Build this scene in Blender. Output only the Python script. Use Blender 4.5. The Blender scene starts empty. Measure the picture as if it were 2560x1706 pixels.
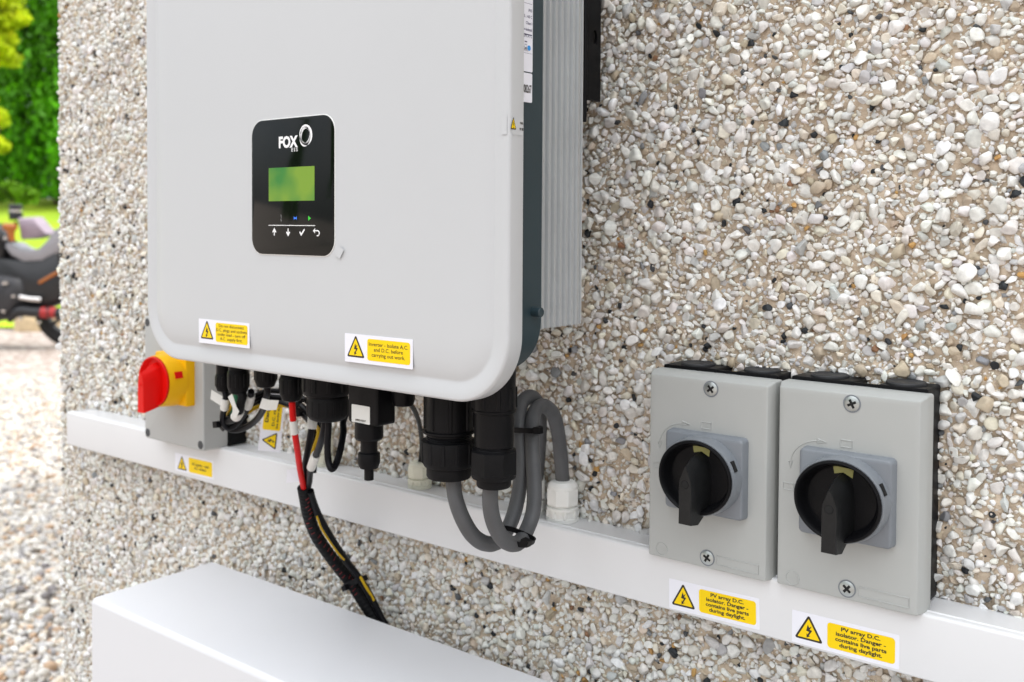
import bpy, math, random
import numpy as np
from math import sin, cos, pi, radians
from mathutils import Vector, Matrix
random.seed(7)
SC = bpy.context.scene
COL = SC.collection
# ------------------------------------------------------------------ camera, world, sun, exposure
cam_d = bpy.data.cameras.new('camera'); cam = bpy.data.objects.new('camera', cam_d); COL.objects.link(cam)
CR = Vector((0.78198, 0.62320, 0.00588)); CU = Vector((-0.0222, 0.0184, 0.99958)); CF = Vector((-0.62290, 0.78180, -0.02822))
CU = CR.cross(CF).normalized()
rot = Matrix((CR, CU, -CF)).transposed()
cam.matrix_world = Matrix.Translation((0.57533, -0.76209, 0.02215)) @ rot.to_4x4()
cam_d.sensor_width = 36.0; cam_d.lens = 35.49
cam_d.shift_y = -0.0852
cam_d.clip_start = 0.02; cam_d.clip_end = 2000
cam_d.dof.use_dof = True; cam_d.dof.focus_distance = 0.76; cam_d.dof.aperture_fstop = 8.5
SC.camera = cam
SUN_EL, SUN_AZ = radians(56), radians(50)      # azimuth measured from +Y towards +X: behind the house
sun_dir = Vector((sin(SUN_AZ) * cos(SUN_EL), cos(SUN_AZ) * cos(SUN_EL), sin(SUN_EL)))
sd = bpy.data.lights.new('sun', 'SUN'); sun = bpy.data.objects.new('sun', sd); COL.objects.link(sun)
sd.energy = 2.0; sd.angle = radians(3); sd.color = (1.0, 0.93, 0.82)
sun.rotation_euler = sun_dir.to_track_quat('Z', 'Y').to_euler()
W = bpy.data.worlds.new('World'); SC.world = W; W.use_nodes = True
nt = W.node_tree; nt.nodes.clear()
out = nt.nodes.new('ShaderNodeOutputWorld'); bg = nt.nodes.new('ShaderNodeBackground')
sky = nt.nodes.new('ShaderNodeTexSky'); sky.sky_type = 'NISHITA'; sky.sun_disc = False; sky.ozone_density = 1.0
sky.sun_elevation = SUN_EL; sky.sun_rotation = SUN_AZ; sky.dust_density = 3.0
# thin broken cloud over the blue: whitens the light the wall gets
tc = nt.nodes.new('ShaderNodeTexCoord'); nz = nt.nodes.new('ShaderNodeTexNoise'); nz.inputs['Scale'].default_value = 3.0
nz.inputs['Detail'].default_value = 6
rp = nt.nodes.new('ShaderNodeValToRGB'); rp.color_ramp.elements[0].position = 0.30; rp.color_ramp.elements[1].position = 0.52
rp.color_ramp.elements[0].color = (0.55, 0.55, 0.55, 1)
mx = nt.nodes.new('ShaderNodeMix'); mx.data_type = 'RGBA'
nt.links.new(tc.outputs['Generated'], nz.inputs['Vector']); nt.links.new(nz.outputs['Fac'], rp.inputs['Fac'])
nt.links.new(rp.outputs['Color'], mx.inputs[0]); nt.links.new(sky.outputs['Color'], mx.inputs[6]); 
# cloud layer brighter overhead than at the horizon, as under a bright overcast sky
spz = nt.nodes.new('ShaderNodeSeparateXYZ'); nt.links.new(tc.outputs['Generated'], spz.inputs[0])
mr = nt.nodes.new('ShaderNodeMapRange'); mr.inputs[1].default_value = 0; mr.inputs[2].default_value = 1; mr.inputs[3].default_value = .28; mr.inputs[4].default_value = 2.25
nt.links.new(spz.outputs['Z'], mr.inputs[0])
cs_ = nt.nodes.new('ShaderNodeVectorMath'); cs_.operation = 'SCALE'; cs_.inputs[0].default_value = (9.4, 9.7, 10.1)
nt.links.new(mr.outputs[0], cs_.inputs[3]); nt.links.new(cs_.outputs[0], mx.inputs[7])
nt.links.new(mx.outputs[2], bg.inputs['Color']); bg.inputs['Strength'].default_value = 0.14
nt.links.new(bg.outputs['Background'], out.inputs['Surface'])
SC.view_settings.view_transform = 'Standard'; SC.view_settings.look = 'None'; SC.view_settings.gamma = 1
SC.view_settings.exposure = 0.27

# ------------------------------------------------------------------ helpers
def tag(o, label=None, cat=None, group=None, kind=None):
    if label: o['label'] = label
    if cat: o['category'] = cat
    if group: o['group'] = group
    if kind: o['kind'] = kind
    return o
def thing(name, label, cat, loc=(0, 0, 0), group=None):
    o = bpy.data.objects.new(name, None); COL.objects.link(o); o.location = loc
    o.empty_display_size = 0.05
    bpy.context.view_layer.update()
    return tag(o, label, cat, group)
def catmull(pts, per=10):
    P = [Vector(p) for p in pts]
    if len(P) < 3: return P
    P = [P[0] * 2 - P[1]] + P + [P[-1] * 2 - P[-2]]
    res = []
    for i in range(1, len(P) - 2):
        a, b, c, d = P[i - 1:i + 3]
        for k in range(per):
            t = k / per
            res.append(0.5 * ((2 * b) + (c - a) * t + (2 * a - 5 * b + 4 * c - d) * t * t + (-a + 3 * b - 3 * c + d) * t ** 3))
    res.append(P[-2]); return res
class MB:
    """collects shapes and links them as one mesh object"""
    def __init__(s): s.v = []; s.f = []; s.m = []; s.mi = 0
    def mat(s, i): s.mi = i; return s
    def add(s, vs, fs):
        b = len(s.v); s.v += [tuple(v) for v in vs]
        for f in fs: s.f.append([b + i for i in f]); s.m.append(s.mi)
        return s
    def loops(s, L, cap0=True, cap1=True, closed=True):
        n = len(L[0]); vs = [p for l in L for p in l]; fs = []
        for k in range(len(L) - 1):
            for i in range(n if closed else n - 1):
                j = (i + 1) % n
                fs.append([k * n + i, k * n + j, (k + 1) * n + j, (k + 1) * n + i])
        if cap0: fs.append(list(range(n))[::-1])
        if cap1: fs.append([(len(L) - 1) * n + i for i in range(n)])
        return s.add(vs, fs)
    def tube(s, pts, r, n=12, per=10, cap=True, flat=1.0, smooth=True, rib=None):
        P = catmull(pts, per) if smooth else [Vector(p) for p in pts]
        L = []; T0 = (P[1] - P[0]).normalized()
        N = T0.orthogonal().normalized()
        for i, p in enumerate(P):
            T = (P[min(i + 1, len(P) - 1)] - P[max(i - 1, 0)]).normalized()
            N = (N - T * N.dot(T)).normalized(); B = T.cross(N)
            rr = r(i / (len(P) - 1)) if callable(r) else r
            L.append([p + (N * cos(2 * pi * k / n) + B * sin(2 * pi * k / n) * flat) * rr for k in range(n)])
        return s.loops(L, cap, cap)
    def lathe(s, c, prof, n=32, ax='z', seg=None, scale=(1, 1), ph=0.0):
        """prof = [(radius, offset along axis)], ax 'z' up, 'y' towards the viewer (-Y), 'x' along +X"""
        c = Vector(c); L = []
        for r, h in prof:
            l = []
            for k in range(n):
                a = 2 * pi * k / n + ph; u, w = r * cos(a) * scale[0], r * sin(a) * scale[1]
                if ax == 'z': l.append(c + Vector((u, w, h)))
                elif ax == 'y': l.append(c + Vector((u, -h, w)))
                else: l.append(c + Vector((h, u, w)))
            L.append(l)
        return s.loops(L)
    def fins(s, c, r, z0, z1, n, w, d):
        """grip ribs round a vertical cylinder"""
        for k in range(n):
            a = 2 * pi * k / n; e = Vector((cos(a), sin(a), 0)); t = Vector((-sin(a), cos(a), 0))
            p = Vector(c); q = []
            for z in (z0, z1):
                q.append([p + e * (r - .0005) - t * w + Vector((0, 0, z)), p + e * (r + d) - t * w * .5 + Vector((0, 0, z)),
                          p + e * (r + d) + t * w * .5 + Vector((0, 0, z)), p + e * (r - .0005) + t * w + Vector((0, 0, z))])
            s.loops(q)
        return s
    def box(s, x0, x1, y0, y1, z0, z1):
        return s.rbox(x0, x1, y0, y1, z0, z1, 0, 0)
    def rbox(s, x0, x1, y0, y1, z0, z1, R=0.002, e=0.0008, n=6, back=False):
        """box whose face looks to -Y: corner radius R in the XZ plane, rounded front edge e; y0 back, y1 front"""
        L = [rrect(x0, x1, z0, z1, R, y0, n)]
        if e > 0:
            for k in range(5):
                a = k / 4 * pi / 2
                L.append(rrect(x0 + e * (1 - cos(a)), x1 - e * (1 - cos(a)), z0 + e * (1 - cos(a)), z1 - e * (1 - cos(a)), max(R - e * (1 - cos(a)), 0), y1 + e - e * sin(a), n))
        else: L.append(rrect(x0, x1, z0, z1, R, y1, n))
        return s.loops(L)
    def poly(s, pts2, o, ax, az, d=0.0):
        """flat polygon in a frame; d > 0 gives it thickness behind"""
        o, ax, az = Vector(o), Vector(ax), Vector(az); nn = ax.cross(az)
        P = [o + ax * p[0] + az * p[1] for p in pts2]
        if d: return s.loops([[p - nn * d for p in P], P])
        return s.add(P, [list(range(len(P)))])
    def sheet(s, P, d=.0003):
        """thin card through 3D points, given thickness along its normal"""
        P = [Vector(p) for p in P]; nn = Vector((0, 0, 0))
        for i in range(len(P)): nn += P[i].cross(P[(i + 1) % len(P)])
        nn.normalize(); return s.loops([[p - nn * d for p in P], P])
    def text(s, txt, o, ax=(1, 0, 0), az=(0, 0, 1), w=None, h=None, size=1.0, bold=0.0, center=True, space=1.0, line=1.0, align='CENTER'):
        cu = bpy.data.curves.new('t', 'FONT'); cu.body = txt; cu.size = 1; cu.offset = bold; cu.resolution_u = 3
        cu.align_x = align; cu.space_line = line; cu.space_character = space
        ob = bpy.data.objects.new('t', cu); COL.objects.link(ob)
        dg = bpy.context.evaluated_depsgraph_get(); me = bpy.data.meshes.new_from_object(ob.evaluated_get(dg))
        V = [v.co.copy() for v in me.vertices]; F = [list(p.vertices) for p in me.polygons]
        bpy.data.objects.remove(ob); bpy.data.curves.remove(cu); bpy.data.meshes.remove(me)
        if not V: return s
        x0, x1 = min(v.x for v in V), max(v.x for v in V); y0, y1 = min(v.y for v in V), max(v.y for v in V)
        kx = w / (x1 - x0) if w else size; ky = h / (y1 - y0) if h else (kx if w else size)
        if not w and h: kx = ky
        o, ax, az = Vector(o), Vector(ax), Vector(az); cx, cy = (x0 + x1) / 2, (y0 + y1) / 2
        return s.add([o + ax * (v.x - cx) * kx + az * (v.y - cy) * ky for v in V], F)
    def build(s, name, mats, parent=None, smooth=40, label=None):
        me = bpy.data.meshes.new(name); me.from_pydata(s.v, [], s.f)
        if not isinstance(mats, (list, tuple)): mats = [mats]
        for m in mats: me.materials.append(m)
        if len(mats) > 1: me.polygons.foreach_set('material_index', s.m)
        me.validate(); me.update()
        if smooth:
            me.shade_smooth(); me.set_sharp_from_angle(angle=radians(smooth))
        o = bpy.data.objects.new(name, me); COL.objects.link(o)
        if parent is not None:
            o.parent = parent; o.matrix_parent_inverse = world_of(parent).inverted()
        if label: o['label'] = label
        return o
def world_of(p):
    m = Matrix.Translation(p.location)
    return m if p.parent is None else Matrix.Identity(4)
def rrect(x0, x1, z0, z1, R, y, n=6):
    if R <= 0: return [Vector((x0, y, z0)), Vector((x1, y, z0)), Vector((x1, y, z1)), Vector((x0, y, z1))]
    P = []
    for cx, cz, a0 in ((x1 - R, z0 + R, -pi / 2), (x1 - R, z1 - R, 0), (x0 + R, z1 - R, pi / 2), (x0 + R, z0 + R, pi)):
        for k in range(n + 1):
            a = a0 + pi / 2 * k / n; P.append(Vector((cx + R * cos(a), y, cz + R * sin(a))))
    return P
FY = dict(ax=(1, 0, 0), az=(0, 0, 1))

# ------------------------------------------------------------------ materials
def mat(name, col, rough=0.5, metal=0.0, spec=0.5, noise=0.0, nscale=40, bump=0.0, bscale=600, rvar=0.0, coat=0.0, col2=None):
    m = bpy.data.materials.new(name); m.use_nodes = True; t = m.node_tree; b = t.nodes['Principled BSDF']
    b.inputs['Base Color'].default_value = (*col, 1); b.inputs['Roughness'].default_value = rough
    b.inputs['Metallic'].default_value = metal; b.inputs['Specular IOR Level'].default_value = spec
    if coat: b.inputs['Coat Weight'].default_value = coat
    tc = t.nodes.new('ShaderNodeTexCoord')
    if noise or rvar:
        n = t.nodes.new('ShaderNodeTexNoise'); n.inputs['Scale'].default_value = nscale; n.inputs['Detail'].default_value = 5
        t.links.new(tc.outputs['Object'], n.inputs['Vector'])
        if noise:
            r = t.nodes.new('ShaderNodeMapRange'); r.inputs[1].default_value = .3; r.inputs[2].default_value = .7; t.links.new(n.outputs['Fac'], r.inputs[0])
            x = t.nodes.new('ShaderNodeMix'); x.data_type = 'RGBA'; t.links.new(r.outputs[0], x.inputs[0])
            c2 = col2 or tuple(c * (1 - noise) for c in col)
            x.inputs[6].default_value = (*col, 1); x.inputs[7].default_value = (*c2, 1); t.links.new(x.outputs[2], b.inputs['Base Color'])
        if rvar:
            r = t.nodes.new('ShaderNodeMapRange'); r.inputs[1].default_value = .3; r.inputs[2].default_value = .7
            r.inputs[3].default_value = max(rough - rvar, .02); r.inputs[4].default_value = rough + rvar
            t.links.new(n.outputs['Fac'], r.inputs[0]); t.links.new(r.outputs[0], b.inputs['Roughness'])
    if bump:
        n = t.nodes.new('ShaderNodeTexNoise'); n.inputs['Scale'].default_value = bscale; n.inputs['Detail'].default_value = 4
        t.links.new(tc.outputs['Object'], n.inputs['Vector'])
        bp = t.nodes.new('ShaderNodeBump'); bp.inputs['Strength'].default_value = bump; bp.inputs['Distance'].default_value = .001
        t.links.new(n.outputs['Fac'], bp.inputs['Height']); t.links.new(bp.outputs['Normal'], b.inputs['Normal'])
    return m
def attr_mat(name, rough=0.6, noise=0.15, nscale=250, bump=0.3, bscale=900, spec=0.4, trans=0.0, bdist=.0006):
    m = mat(name, (.5, .5, .5), rough, spec=spec, bump=bump, bscale=bscale); t = m.node_tree; b = t.nodes['Principled BSDF']
    a = t.nodes.new('ShaderNodeAttribute'); a.attribute_name = 'tint'
    n = t.nodes.new('ShaderNodeTexNoise'); n.inputs['Scale'].default_value = nscale; n.inputs['Detail'].default_value = 4
    tc = t.nodes.new('ShaderNodeTexCoord'); t.links.new(tc.outputs['Object'], n.inputs['Vector'])
    r = t.nodes.new('ShaderNodeMapRange'); r.inputs[1].default_value = .3; r.inputs[2].default_value = .7; r.inputs[3].default_value = 1 - noise; r.inputs[4].default_value = 1 + noise * .4
    t.links.new(n.outputs['Fac'], r.inputs[0])
    v = t.nodes.new('ShaderNodeVectorMath'); v.operation = 'SCALE'; t.links.new(a.outputs['Color'], v.inputs[0]); t.links.new(r.outputs[0], v.inputs[3])
    t.links.new(v.outputs[0], b.inputs['Base Color'])
    if trans:
        tr = t.nodes.new('ShaderNodeBsdfTranslucent'); t.links.new(v.outputs[0], tr.inputs['Color'])
        ms = t.nodes.new('ShaderNodeMixShader'); ms.inputs[0].default_value = trans
        o = [k for k in t.nodes if k.type == 'OUTPUT_MATERIAL'][0]
        t.links.new(b.outputs[0], ms.inputs[1]); t.links.new(tr.outputs[0], ms.inputs[2]); t.links.new(ms.outputs[0], o.inputs['Surface'])
    return m
M = {}
M['cover'] = mat('powder_coated_light_grey', (.545, .555, .565), .42, noise=.03, nscale=3, bump=.10, bscale=1500)
M['steel'] = mat('dark_petrol_steel', (.020, .040, .050), .45, noise=.2, nscale=8, bump=.1, bscale=1200)
M['alu'] = mat('anodised_aluminium', (.60, .62, .63), .42, metal=.55, noise=.08, nscale=25, rvar=.06)
M['black'] = mat('black_plastic', (.006, .006, .007), .42, spec=.14, noise=.3, nscale=60, rvar=.1, bump=.12, bscale=900)
M['black_matt'] = mat('black_rubber', (.008, .008, .009), .55, spec=.14, noise=.3, nscale=60, bump=.15)
M['black_metal'] = mat('black_painted_bracket', (.008, .008, .009), .38, spec=.14, noise=.3, nscale=30, rvar=.1)
M['glass'] = mat('black_display_glass', (.003, .004, .003), .07, spec=.28, coat=.0)
M['lid'] = mat('moulded_grey_lid', (.42, .43, .415), .48, noise=.05, nscale=12, rvar=.08, bump=.12, bscale=1600)
M['plate'] = mat('bluish_grey_plastic', (.20, .217, .238), .42, noise=.08, nscale=80, rvar=.1, bump=.1, bscale=1500)
M['aclid'] = mat('grey_isolator_box', (.42, .425, .415), .5, noise=.04, nscale=10, bump=.1, bscale=1500)
M['pvc'] = mat('white_pvc', (.70, .70, .705), .36, noise=.03, nscale=5, rvar=.05, bump=.04, bscale=300)
M['batt'] = mat('white_painted_cabinet', (.67, .672, .69), .36, noise=.02, nscale=4, bump=.07, bscale=1800)
M['nylon'] = mat('white_nylon', (.80, .80, .77), .4, noise=.04, nscale=60)
M['cream'] = mat('cream_nylon', (.70, .69, .57), .5, noise=.08, nscale=60)
M['grey_cable'] = mat('grey_pvc_cable', (.088, .090, .094), .55, noise=.15, nscale=60, bump=.25, bscale=700)
M['black_cable'] = mat('black_cable_jacket', (.007, .007, .009), .38, spec=.14, noise=.3, nscale=50)
M['red'] = mat('red_cable_jacket', (.62, .003, .003), .38, noise=.1, nscale=50, spec=.2)
M['redk'] = mat('red_knob_plastic', (.72, .004, .002), .45, noise=.06, nscale=40, spec=.2)
M['yel'] = mat('yellow_plate_plastic', (.86, .46, .004), .42, noise=.04, nscale=40, spec=.2)
M['ycable'] = mat('yellow_cable_jacket', (.58, .36, .01), .42, noise=.1, spec=.2)
M['green'] = mat('green_earth_sleeve', (.01, .16, .07), .4, noise=.1)
M['sticker'] = mat('white_vinyl_label', (.80, .80, .86), .35, noise=.02, nscale=20)
M['syel'] = mat('yellow_label_print', (.90, .62, .005), .38, noise=.02, nscale=30, spec=.2)
M['ink'] = mat('black_print', (.022, .016, .006), .45)
M['inkr'] = mat('dark_grey_print', (.10, .09, .16), .5)
M['wprint'] = mat('white_print', (.85, .85, .85), .5)
M['tagw'] = mat('off_white_cable_tag', (.72, .72, .69), .5, noise=.05, nscale=80)
M['screw'] = mat('zinc_screw', (.50, .53, .52), .35, metal=.8, noise=.15, nscale=200)
M['brass'] = mat('brass_screw', (.75, .52, .16), .3, metal=.9)
M['cap'] = mat('greyish_black_rubber', (.026, .027, .030), .6, noise=.3, nscale=120)  # caps a little greyer than the base so they stand out
M['handle'] = mat('mottled_black_plastic', (.010, .0105, .011), .45, spec=.3, noise=.3, nscale=150, bump=.15)  # mottled black, slightly lighter than the rest of the knob
M['hole'] = mat('recess_shade_grey', (.06, .063, .068), .6, noise=.3, nscale=300)  # flat discs on the lid, coloured for the shade in screw holes
M['dark'] = mat('recess_shade_black', (.003, .003, .003), .8)  # near-black colour standing in for the shade inside slots and holes
M['ygrn'] = mat('shadowed_yellow_indicator', (.30, .29, .09), .5)  # yellow darkened in its colour for the shadow inside the knob
M['blue'] = mat('blue_print', (.01, .27, .70), .4)
M['navy'] = mat('dark_blue_plastic', (.012, .012, .06), .4)

def emit(name, col, s):
    m = mat(name, (.01, .01, .01), .3); b = m.node_tree.nodes['Principled BSDF']
    b.inputs['Emission Color'].default_value = (*col, 1); b.inputs['Emission Strength'].default_value = s; return m
M['led_b'] = emit('blue_led', (.03, .22, 1), 1.0); M['led_g'] = emit('green_led', (.05, 1, .05), .6)
# backlit LCD: uneven green backlight
m = emit('green_backlit_lcd', (.09, .33, .02), .30); t = m.node_tree; b = t.nodes['Principled BSDF']
tcn = t.nodes.new('ShaderNodeTexCoord'); n = t.nodes.new('ShaderNodeTexNoise'); n.inputs['Scale'].default_value = 30; n.inputs['Detail'].default_value = 2
r = t.nodes.new('ShaderNodeValToRGB'); r.color_ramp.elements[0].color = (.035, .26, .025, 1); r.color_ramp.elements[1].color = (.24, .42, .02, 1)
r.color_ramp.elements[0].position = .35; r.color_ramp.elements[1].position = .62
t.links.new(tcn.outputs['Object'], n.inputs['Vector']); t.links.new(n.outputs['Fac'], r.inputs[0]); t.links.new(r.outputs[0], b.inputs['Emission Color'])
M['lcd'] = m; b.inputs['Emission Strength'].default_value = .72

# ------------------------------------------------------------------ numpy stones
def ico(level):
    import bmesh
    bm = bmesh.new(); bmesh.ops.create_icosphere(bm, subdivisions=level, radius=1.0)
    v = np.array([p.co for p in bm.verts]); f = np.array([[q.index for q in p.verts] for p in bm.faces]); bm.free(); return v, f
def stone_protos(level, K, rng, cull=-.30, flat=(.45, .8), nfac=(6, 11)):
    V, F = ico(level); res = []
    for _ in range(K):
        v = V.copy()
        for _ in range(rng.integers(*nfac)):
            n = rng.normal(size=3); n /= np.linalg.norm(n); d = rng.uniform(.43, .80)
            k = v @ n - d; v -= np.outer(np.maximum(k, 0), n) * 1.0
        v *= np.array([1, rng.uniform(.58, .95), rng.uniform(*flat)])
        v += .02 * np.sin(v[:, [1, 2, 0]] * rng.uniform(2, 5) + rng.uniform(0, 6, 3))
        a, b_ = rng.normal(0, .28, 2)
        Rx = np.array([[1, 0, 0], [0, cos(a), -sin(a)], [0, sin(a), cos(a)]]); Ry = np.array([[cos(b_), 0, sin(b_)], [0, 1, 0], [-sin(b_), 0, cos(b_)]])
        v = v @ Rx.T @ Ry.T
        keep = v[F].mean(1)[:, 2] > cull; f = F[keep]; used = np.unique(f); mp = -np.ones(len(v), int); mp[used] = np.arange(len(used))
        res.append((v[used], mp[f]))
    return res
def scatter(w, h, rad_fn, n_try, rng, cell=.012, overlap=.9):
    """dart throwing with varied radii on a w x h rectangle"""
    nx, ny = int(w / cell) + 1, int(h / cell) + 1; grid = [[[] for _ in range(ny)] for _ in range(nx)]; outp = []
    R = np.sort(rad_fn(n_try))[::-1]; X = rng.uniform(0, w, n_try); Y = rng.uniform(0, h, n_try)
    rmax = float(R[0]); reach = int(2 * rmax / cell) + 1
    X = X.tolist(); Y = Y.tolist(); R = R.tolist()
    for x, y, r_ in zip(X, Y, R):
        i, j = int(x / cell), int(y / cell); ok = True
        rc = int((r_ + rmax) / cell) + 1 if r_ > .6 * rmax else int((r_ + rmax) / cell) + 1
        for a in range(max(0, i - rc), min(nx, i + rc + 1)):
            ga = grid[a]
            for b_ in range(max(0, j - rc), min(ny, j + rc + 1)):
                for (px, py, pr) in ga[b_]:
                    d = (pr + r_) * overlap
                    if (px - x) ** 2 + (py - y) ** 2 < d * d: ok = False; break
                if not ok: break
            if not ok: break
        if ok: grid[i][j].append((x, y, r_)); outp.append((x, y, r_))
    return np.array(outp)
def stones_mesh(P, protos, basis, rng, colfn, sink, zs=1.0):
    """P rows: centre (3), radius. basis columns: e1, e2, normal"""
    VV, FF, CC = [], [], []; base = 0; e1, e2, nn = [np.array(b) for b in basis]
    cols = colfn(len(P), big=P[:, 3]) if colfn is pebble_cols else colfn(len(P)); 
    kk = rng.integers(0, len(protos), len(P)); an = np.where(rng.random(len(P)) < .5, rng.normal(0, .5, len(P)) + pi * rng.integers(0, 2, len(P)), rng.uniform(0, 2 * pi, len(P))); sk = rng.uniform(*sink, len(P))
    for i in range(len(P)):
        v, f = protos[kk[i]]; c, s_ = cos(an[i]), sin(an[i]); r_ = P[i, 3]
        x = (v[:, 0] * c - v[:, 1] * s_) * r_; y = (v[:, 0] * s_ + v[:, 1] * c) * r_; z = (v[:, 2] * zs + sk[i]) * r_
        VV.append(P[i, :3] + x[:, None] * e1 + y[:, None] * e2 + z[:, None] * nn); FF.append(f + base); base += len(v)
        CC.append(np.broadcast_to(cols[i], (len(v), 3)))
    return np.concatenate(VV), np.concatenate(FF), np.concatenate(CC)
def np_mesh(name, parts, mats):
    """parts: (verts, faces (n x k), colours or None, material index)"""
    nv = sum(len(p[0]) for p in parts); me = bpy.data.meshes.new(name)
    V = np.concatenate([p[0] for p in parts]).astype(np.float32); loops = []; starts = []; tot = []; mi = []; b = 0; ls = 0; C = []
    for v, f, c, k in parts:
        f = np.asarray(f); loops.append((f + b).ravel()); n = f.shape[1]; starts.append(ls + np.arange(len(f)) * n); tot.append(np.full(len(f), n)); mi.append(np.full(len(f), k))
        ls += f.size; b += len(v); C.append(np.asarray(c) if c is not None else np.full((len(v), 3), .5))
    loops = np.concatenate(loops).astype(np.int32); starts = np.concatenate(starts).astype(np.int32)
    me.vertices.add(nv); me.vertices.foreach_set('co', V.ravel()); me.loops.add(len(loops)); me.loops.foreach_set('vertex_index', loops)
    me.polygons.add(len(starts)); me.polygons.foreach_set('loop_start', starts)
    me.polygons.foreach_set('material_index', np.concatenate(mi).astype(np.int32))
    me.polygons.foreach_set('use_smooth', np.ones(len(starts), bool))
    me.update(calc_edges=True)
    a = me.attributes.new('tint', 'FLOAT_COLOR', 'POINT'); C = np.concatenate(C); a.data.foreach_set('color', np.c_[C, np.ones(nv)].astype(np.float32).ravel())
    for m_ in mats: me.materials.append(m_)
    o = bpy.data.objects.new(name, me); COL.objects.link(o); return o
def vnoise(x, y, s, seed):
    """value noise"""
    rg = np.random.default_rng(seed); T = rg.random((256, 256)); X, Y_ = x * s, y * s; i, j = np.floor(X).astype(int), np.floor(Y_).astype(int); u, v = X - i, Y_ - j
    u, v = u * u * (3 - 2 * u), v * v * (3 - 2 * v); g = lambda a, b: T[a % 256, b % 256]
    return (g(i, j) * (1 - u) + g(i + 1, j) * u) * (1 - v) + (g(i, j + 1) * (1 - u) + g(i + 1, j + 1) * u) * v - .5

# ------------------------------------------------------------------ the house wall (pebbledash)
rng = np.random.default_rng(11)
PAL = [((.84, .825, .78), 56), ((.76, .74, .69), 20), ((.60, .60, .59), 9), ((.78, .72, .61), 10), ((.56, .47, .35), 3.2), ((.27, .28, .29), .9),
       ((.018, .022, .026), 3.0), ((.08, .085, .09), .7), ((.52, .30, .10), .8), ((.28, .15, .08), .4)]
def pebble_cols(n, g=rng, big=None):
    p = np.array([w for _, w in PAL]); p = p / p.sum(); k = g.choice(len(PAL), n, p=p); c = np.array([c for c, _ in PAL])[k]
    if big is not None: c[(c.mean(1) < .12) & (big > .0052)] = (.70, .67, .60)
    if big is not None: c[(c[:, 0] > 2.2 * c[:, 2]) & (big > .0045)] = (.72, .64, .52)
    return np.clip(c * g.normal(1, .08, (n, 1)) * g.normal(1, .014, (n, 3)), .01, .88)
XW0, XW1, ZW0, ZW1 = -.897, .86, -.86, .52
def rad(n): return np.clip(rng.lognormal(np.log(.00195), .42, n), .0010, .0064)
def wall_y(x, z): return -(vnoise(x + 5, z + 5, 22, 1) * .0035 + vnoise(x + 5, z + 5, 70, 2) * .0030)
S = scatter(XW1 - XW0, ZW1 - ZW0, rad, 520000, rng, cell=.008, overlap=.68)
S[:, 0] += XW0; S[:, 1] += ZW0
P = np.c_[S[:, 0], wall_y(S[:, 0], S[:, 1]), S[:, 1], S[:, 2] * 1.22]
big2 = stone_protos(3, 110, rng, cull=-.22); small1 = stone_protos(2, 90, rng, cull=-.25)
bas = ((1, 0, 0), (0, 0, 1), (0, -1, 0))
near = (P[:, 0] > -.06) & (P[:, 3] > .0030)
parts = []
v, f, c = stones_mesh(P[near], big2, bas, rng, pebble_cols, (-.05, .52)); parts.append((v, f, c, 1))
v, f, c = stones_mesh(P[~near], small1, bas, rng, pebble_cols, (-.05, .52)); parts.append((v, f, c, 1))
# tiny grit between the stones
n = 80000; gx, gz = rng.uniform(-.35, XW1, n), rng.uniform(ZW0, ZW1, n); gr = rng.uniform(.0007, .0017, n)
tiny = stone_protos(1, 40, rng, cull=-.2)
v, f, c = stones_mesh(np.c_[gx, wall_y(gx, gz), gz, gr], tiny, bas, rng, lambda k: pebble_cols(k) * .5 + np.array([.62, .51, .40]) * .5, (.0, .8)); parts.append((v, f, c, 1))
# the corner seen from the side: stones on the return face
n = 5200; yy = np.abs(rng.normal(0, .09, n)); zz = rng.uniform(ZW0, ZW1, n); rr = rad(n) * 1.1
v, f, c = stones_mesh(np.c_[np.full(n, XW0), yy, zz, rr], small1, ((0, 1, 0), (0, 0, 1), (-1, 0, 0)), rng, pebble_cols, (.0, .5)); parts.append((v, f, c, 1))
# mortar skin
st = .0022; xs = np.arange(XW0, XW1 + st, st); zs = np.arange(ZW0, ZW1 + st, st); X, Z = np.meshgrid(xs, zs)
Y = wall_y(X, Z) - (vnoise(X + 9, Z + 9, 170, 3) * .0026 + vnoise(X + 9, Z + 9, 400, 4) * .0024)
nx, nz_ = len(xs), len(zs); idx = np.arange(nx * nz_).reshape(nz_, nx)
q = np.stack([idx[:-1, :-1], idx[:-1, 1:], idx[1:, 1:], idx[1:, :-1]], -1).reshape(-1, 4)
parts.append((np.c_[X.ravel(), Y.ravel(), Z.ravel()], q, None, 0))
# the rest of the house block behind and around the detailed stretch
bxs = []
def hbox(x0, x1, y0, y1, z0, z1):
    v = np.array([(x, y, z) for x in (x0, x1) for y in (y0, y1) for z in (z0, z1)], float)
    f = np.array([(0, 1, 3, 2), (4, 6, 7, 5), (0, 4, 5, 1), (2, 3, 7, 6), (0, 2, 6, 4), (1, 5, 7, 3)]); parts.append((v, f, np.full((8, 3), .5), 2))
hbox(XW0, XW1, .006, 5.0, ZW0, ZW1); hbox(XW0, XW1, .0, 5.0, ZW1, 3.6); hbox(XW0, XW1, 0, 5.0, -1.1, ZW0); hbox(XW1, 6.5, -.001, 5.001, -1.1, 3.601)
mort = mat('sandy_mortar', (.64, .525, .40), .85, noise=.3, nscale=60, bump=1.0, bscale=700, col2=(.45, .36, .265))
far = mat('distant_pebbledash', (.60, .58, .53), .8, bump=.3, bscale=100)
t = far.node_tree; vo = t.nodes.new('ShaderNodeTexVoronoi'); vo.inputs['Scale'].default_value = 120; tcc = t.nodes.new('ShaderNodeTexCoord'); t.links.new(tcc.outputs['Object'], vo.inputs['Vector'])
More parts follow.
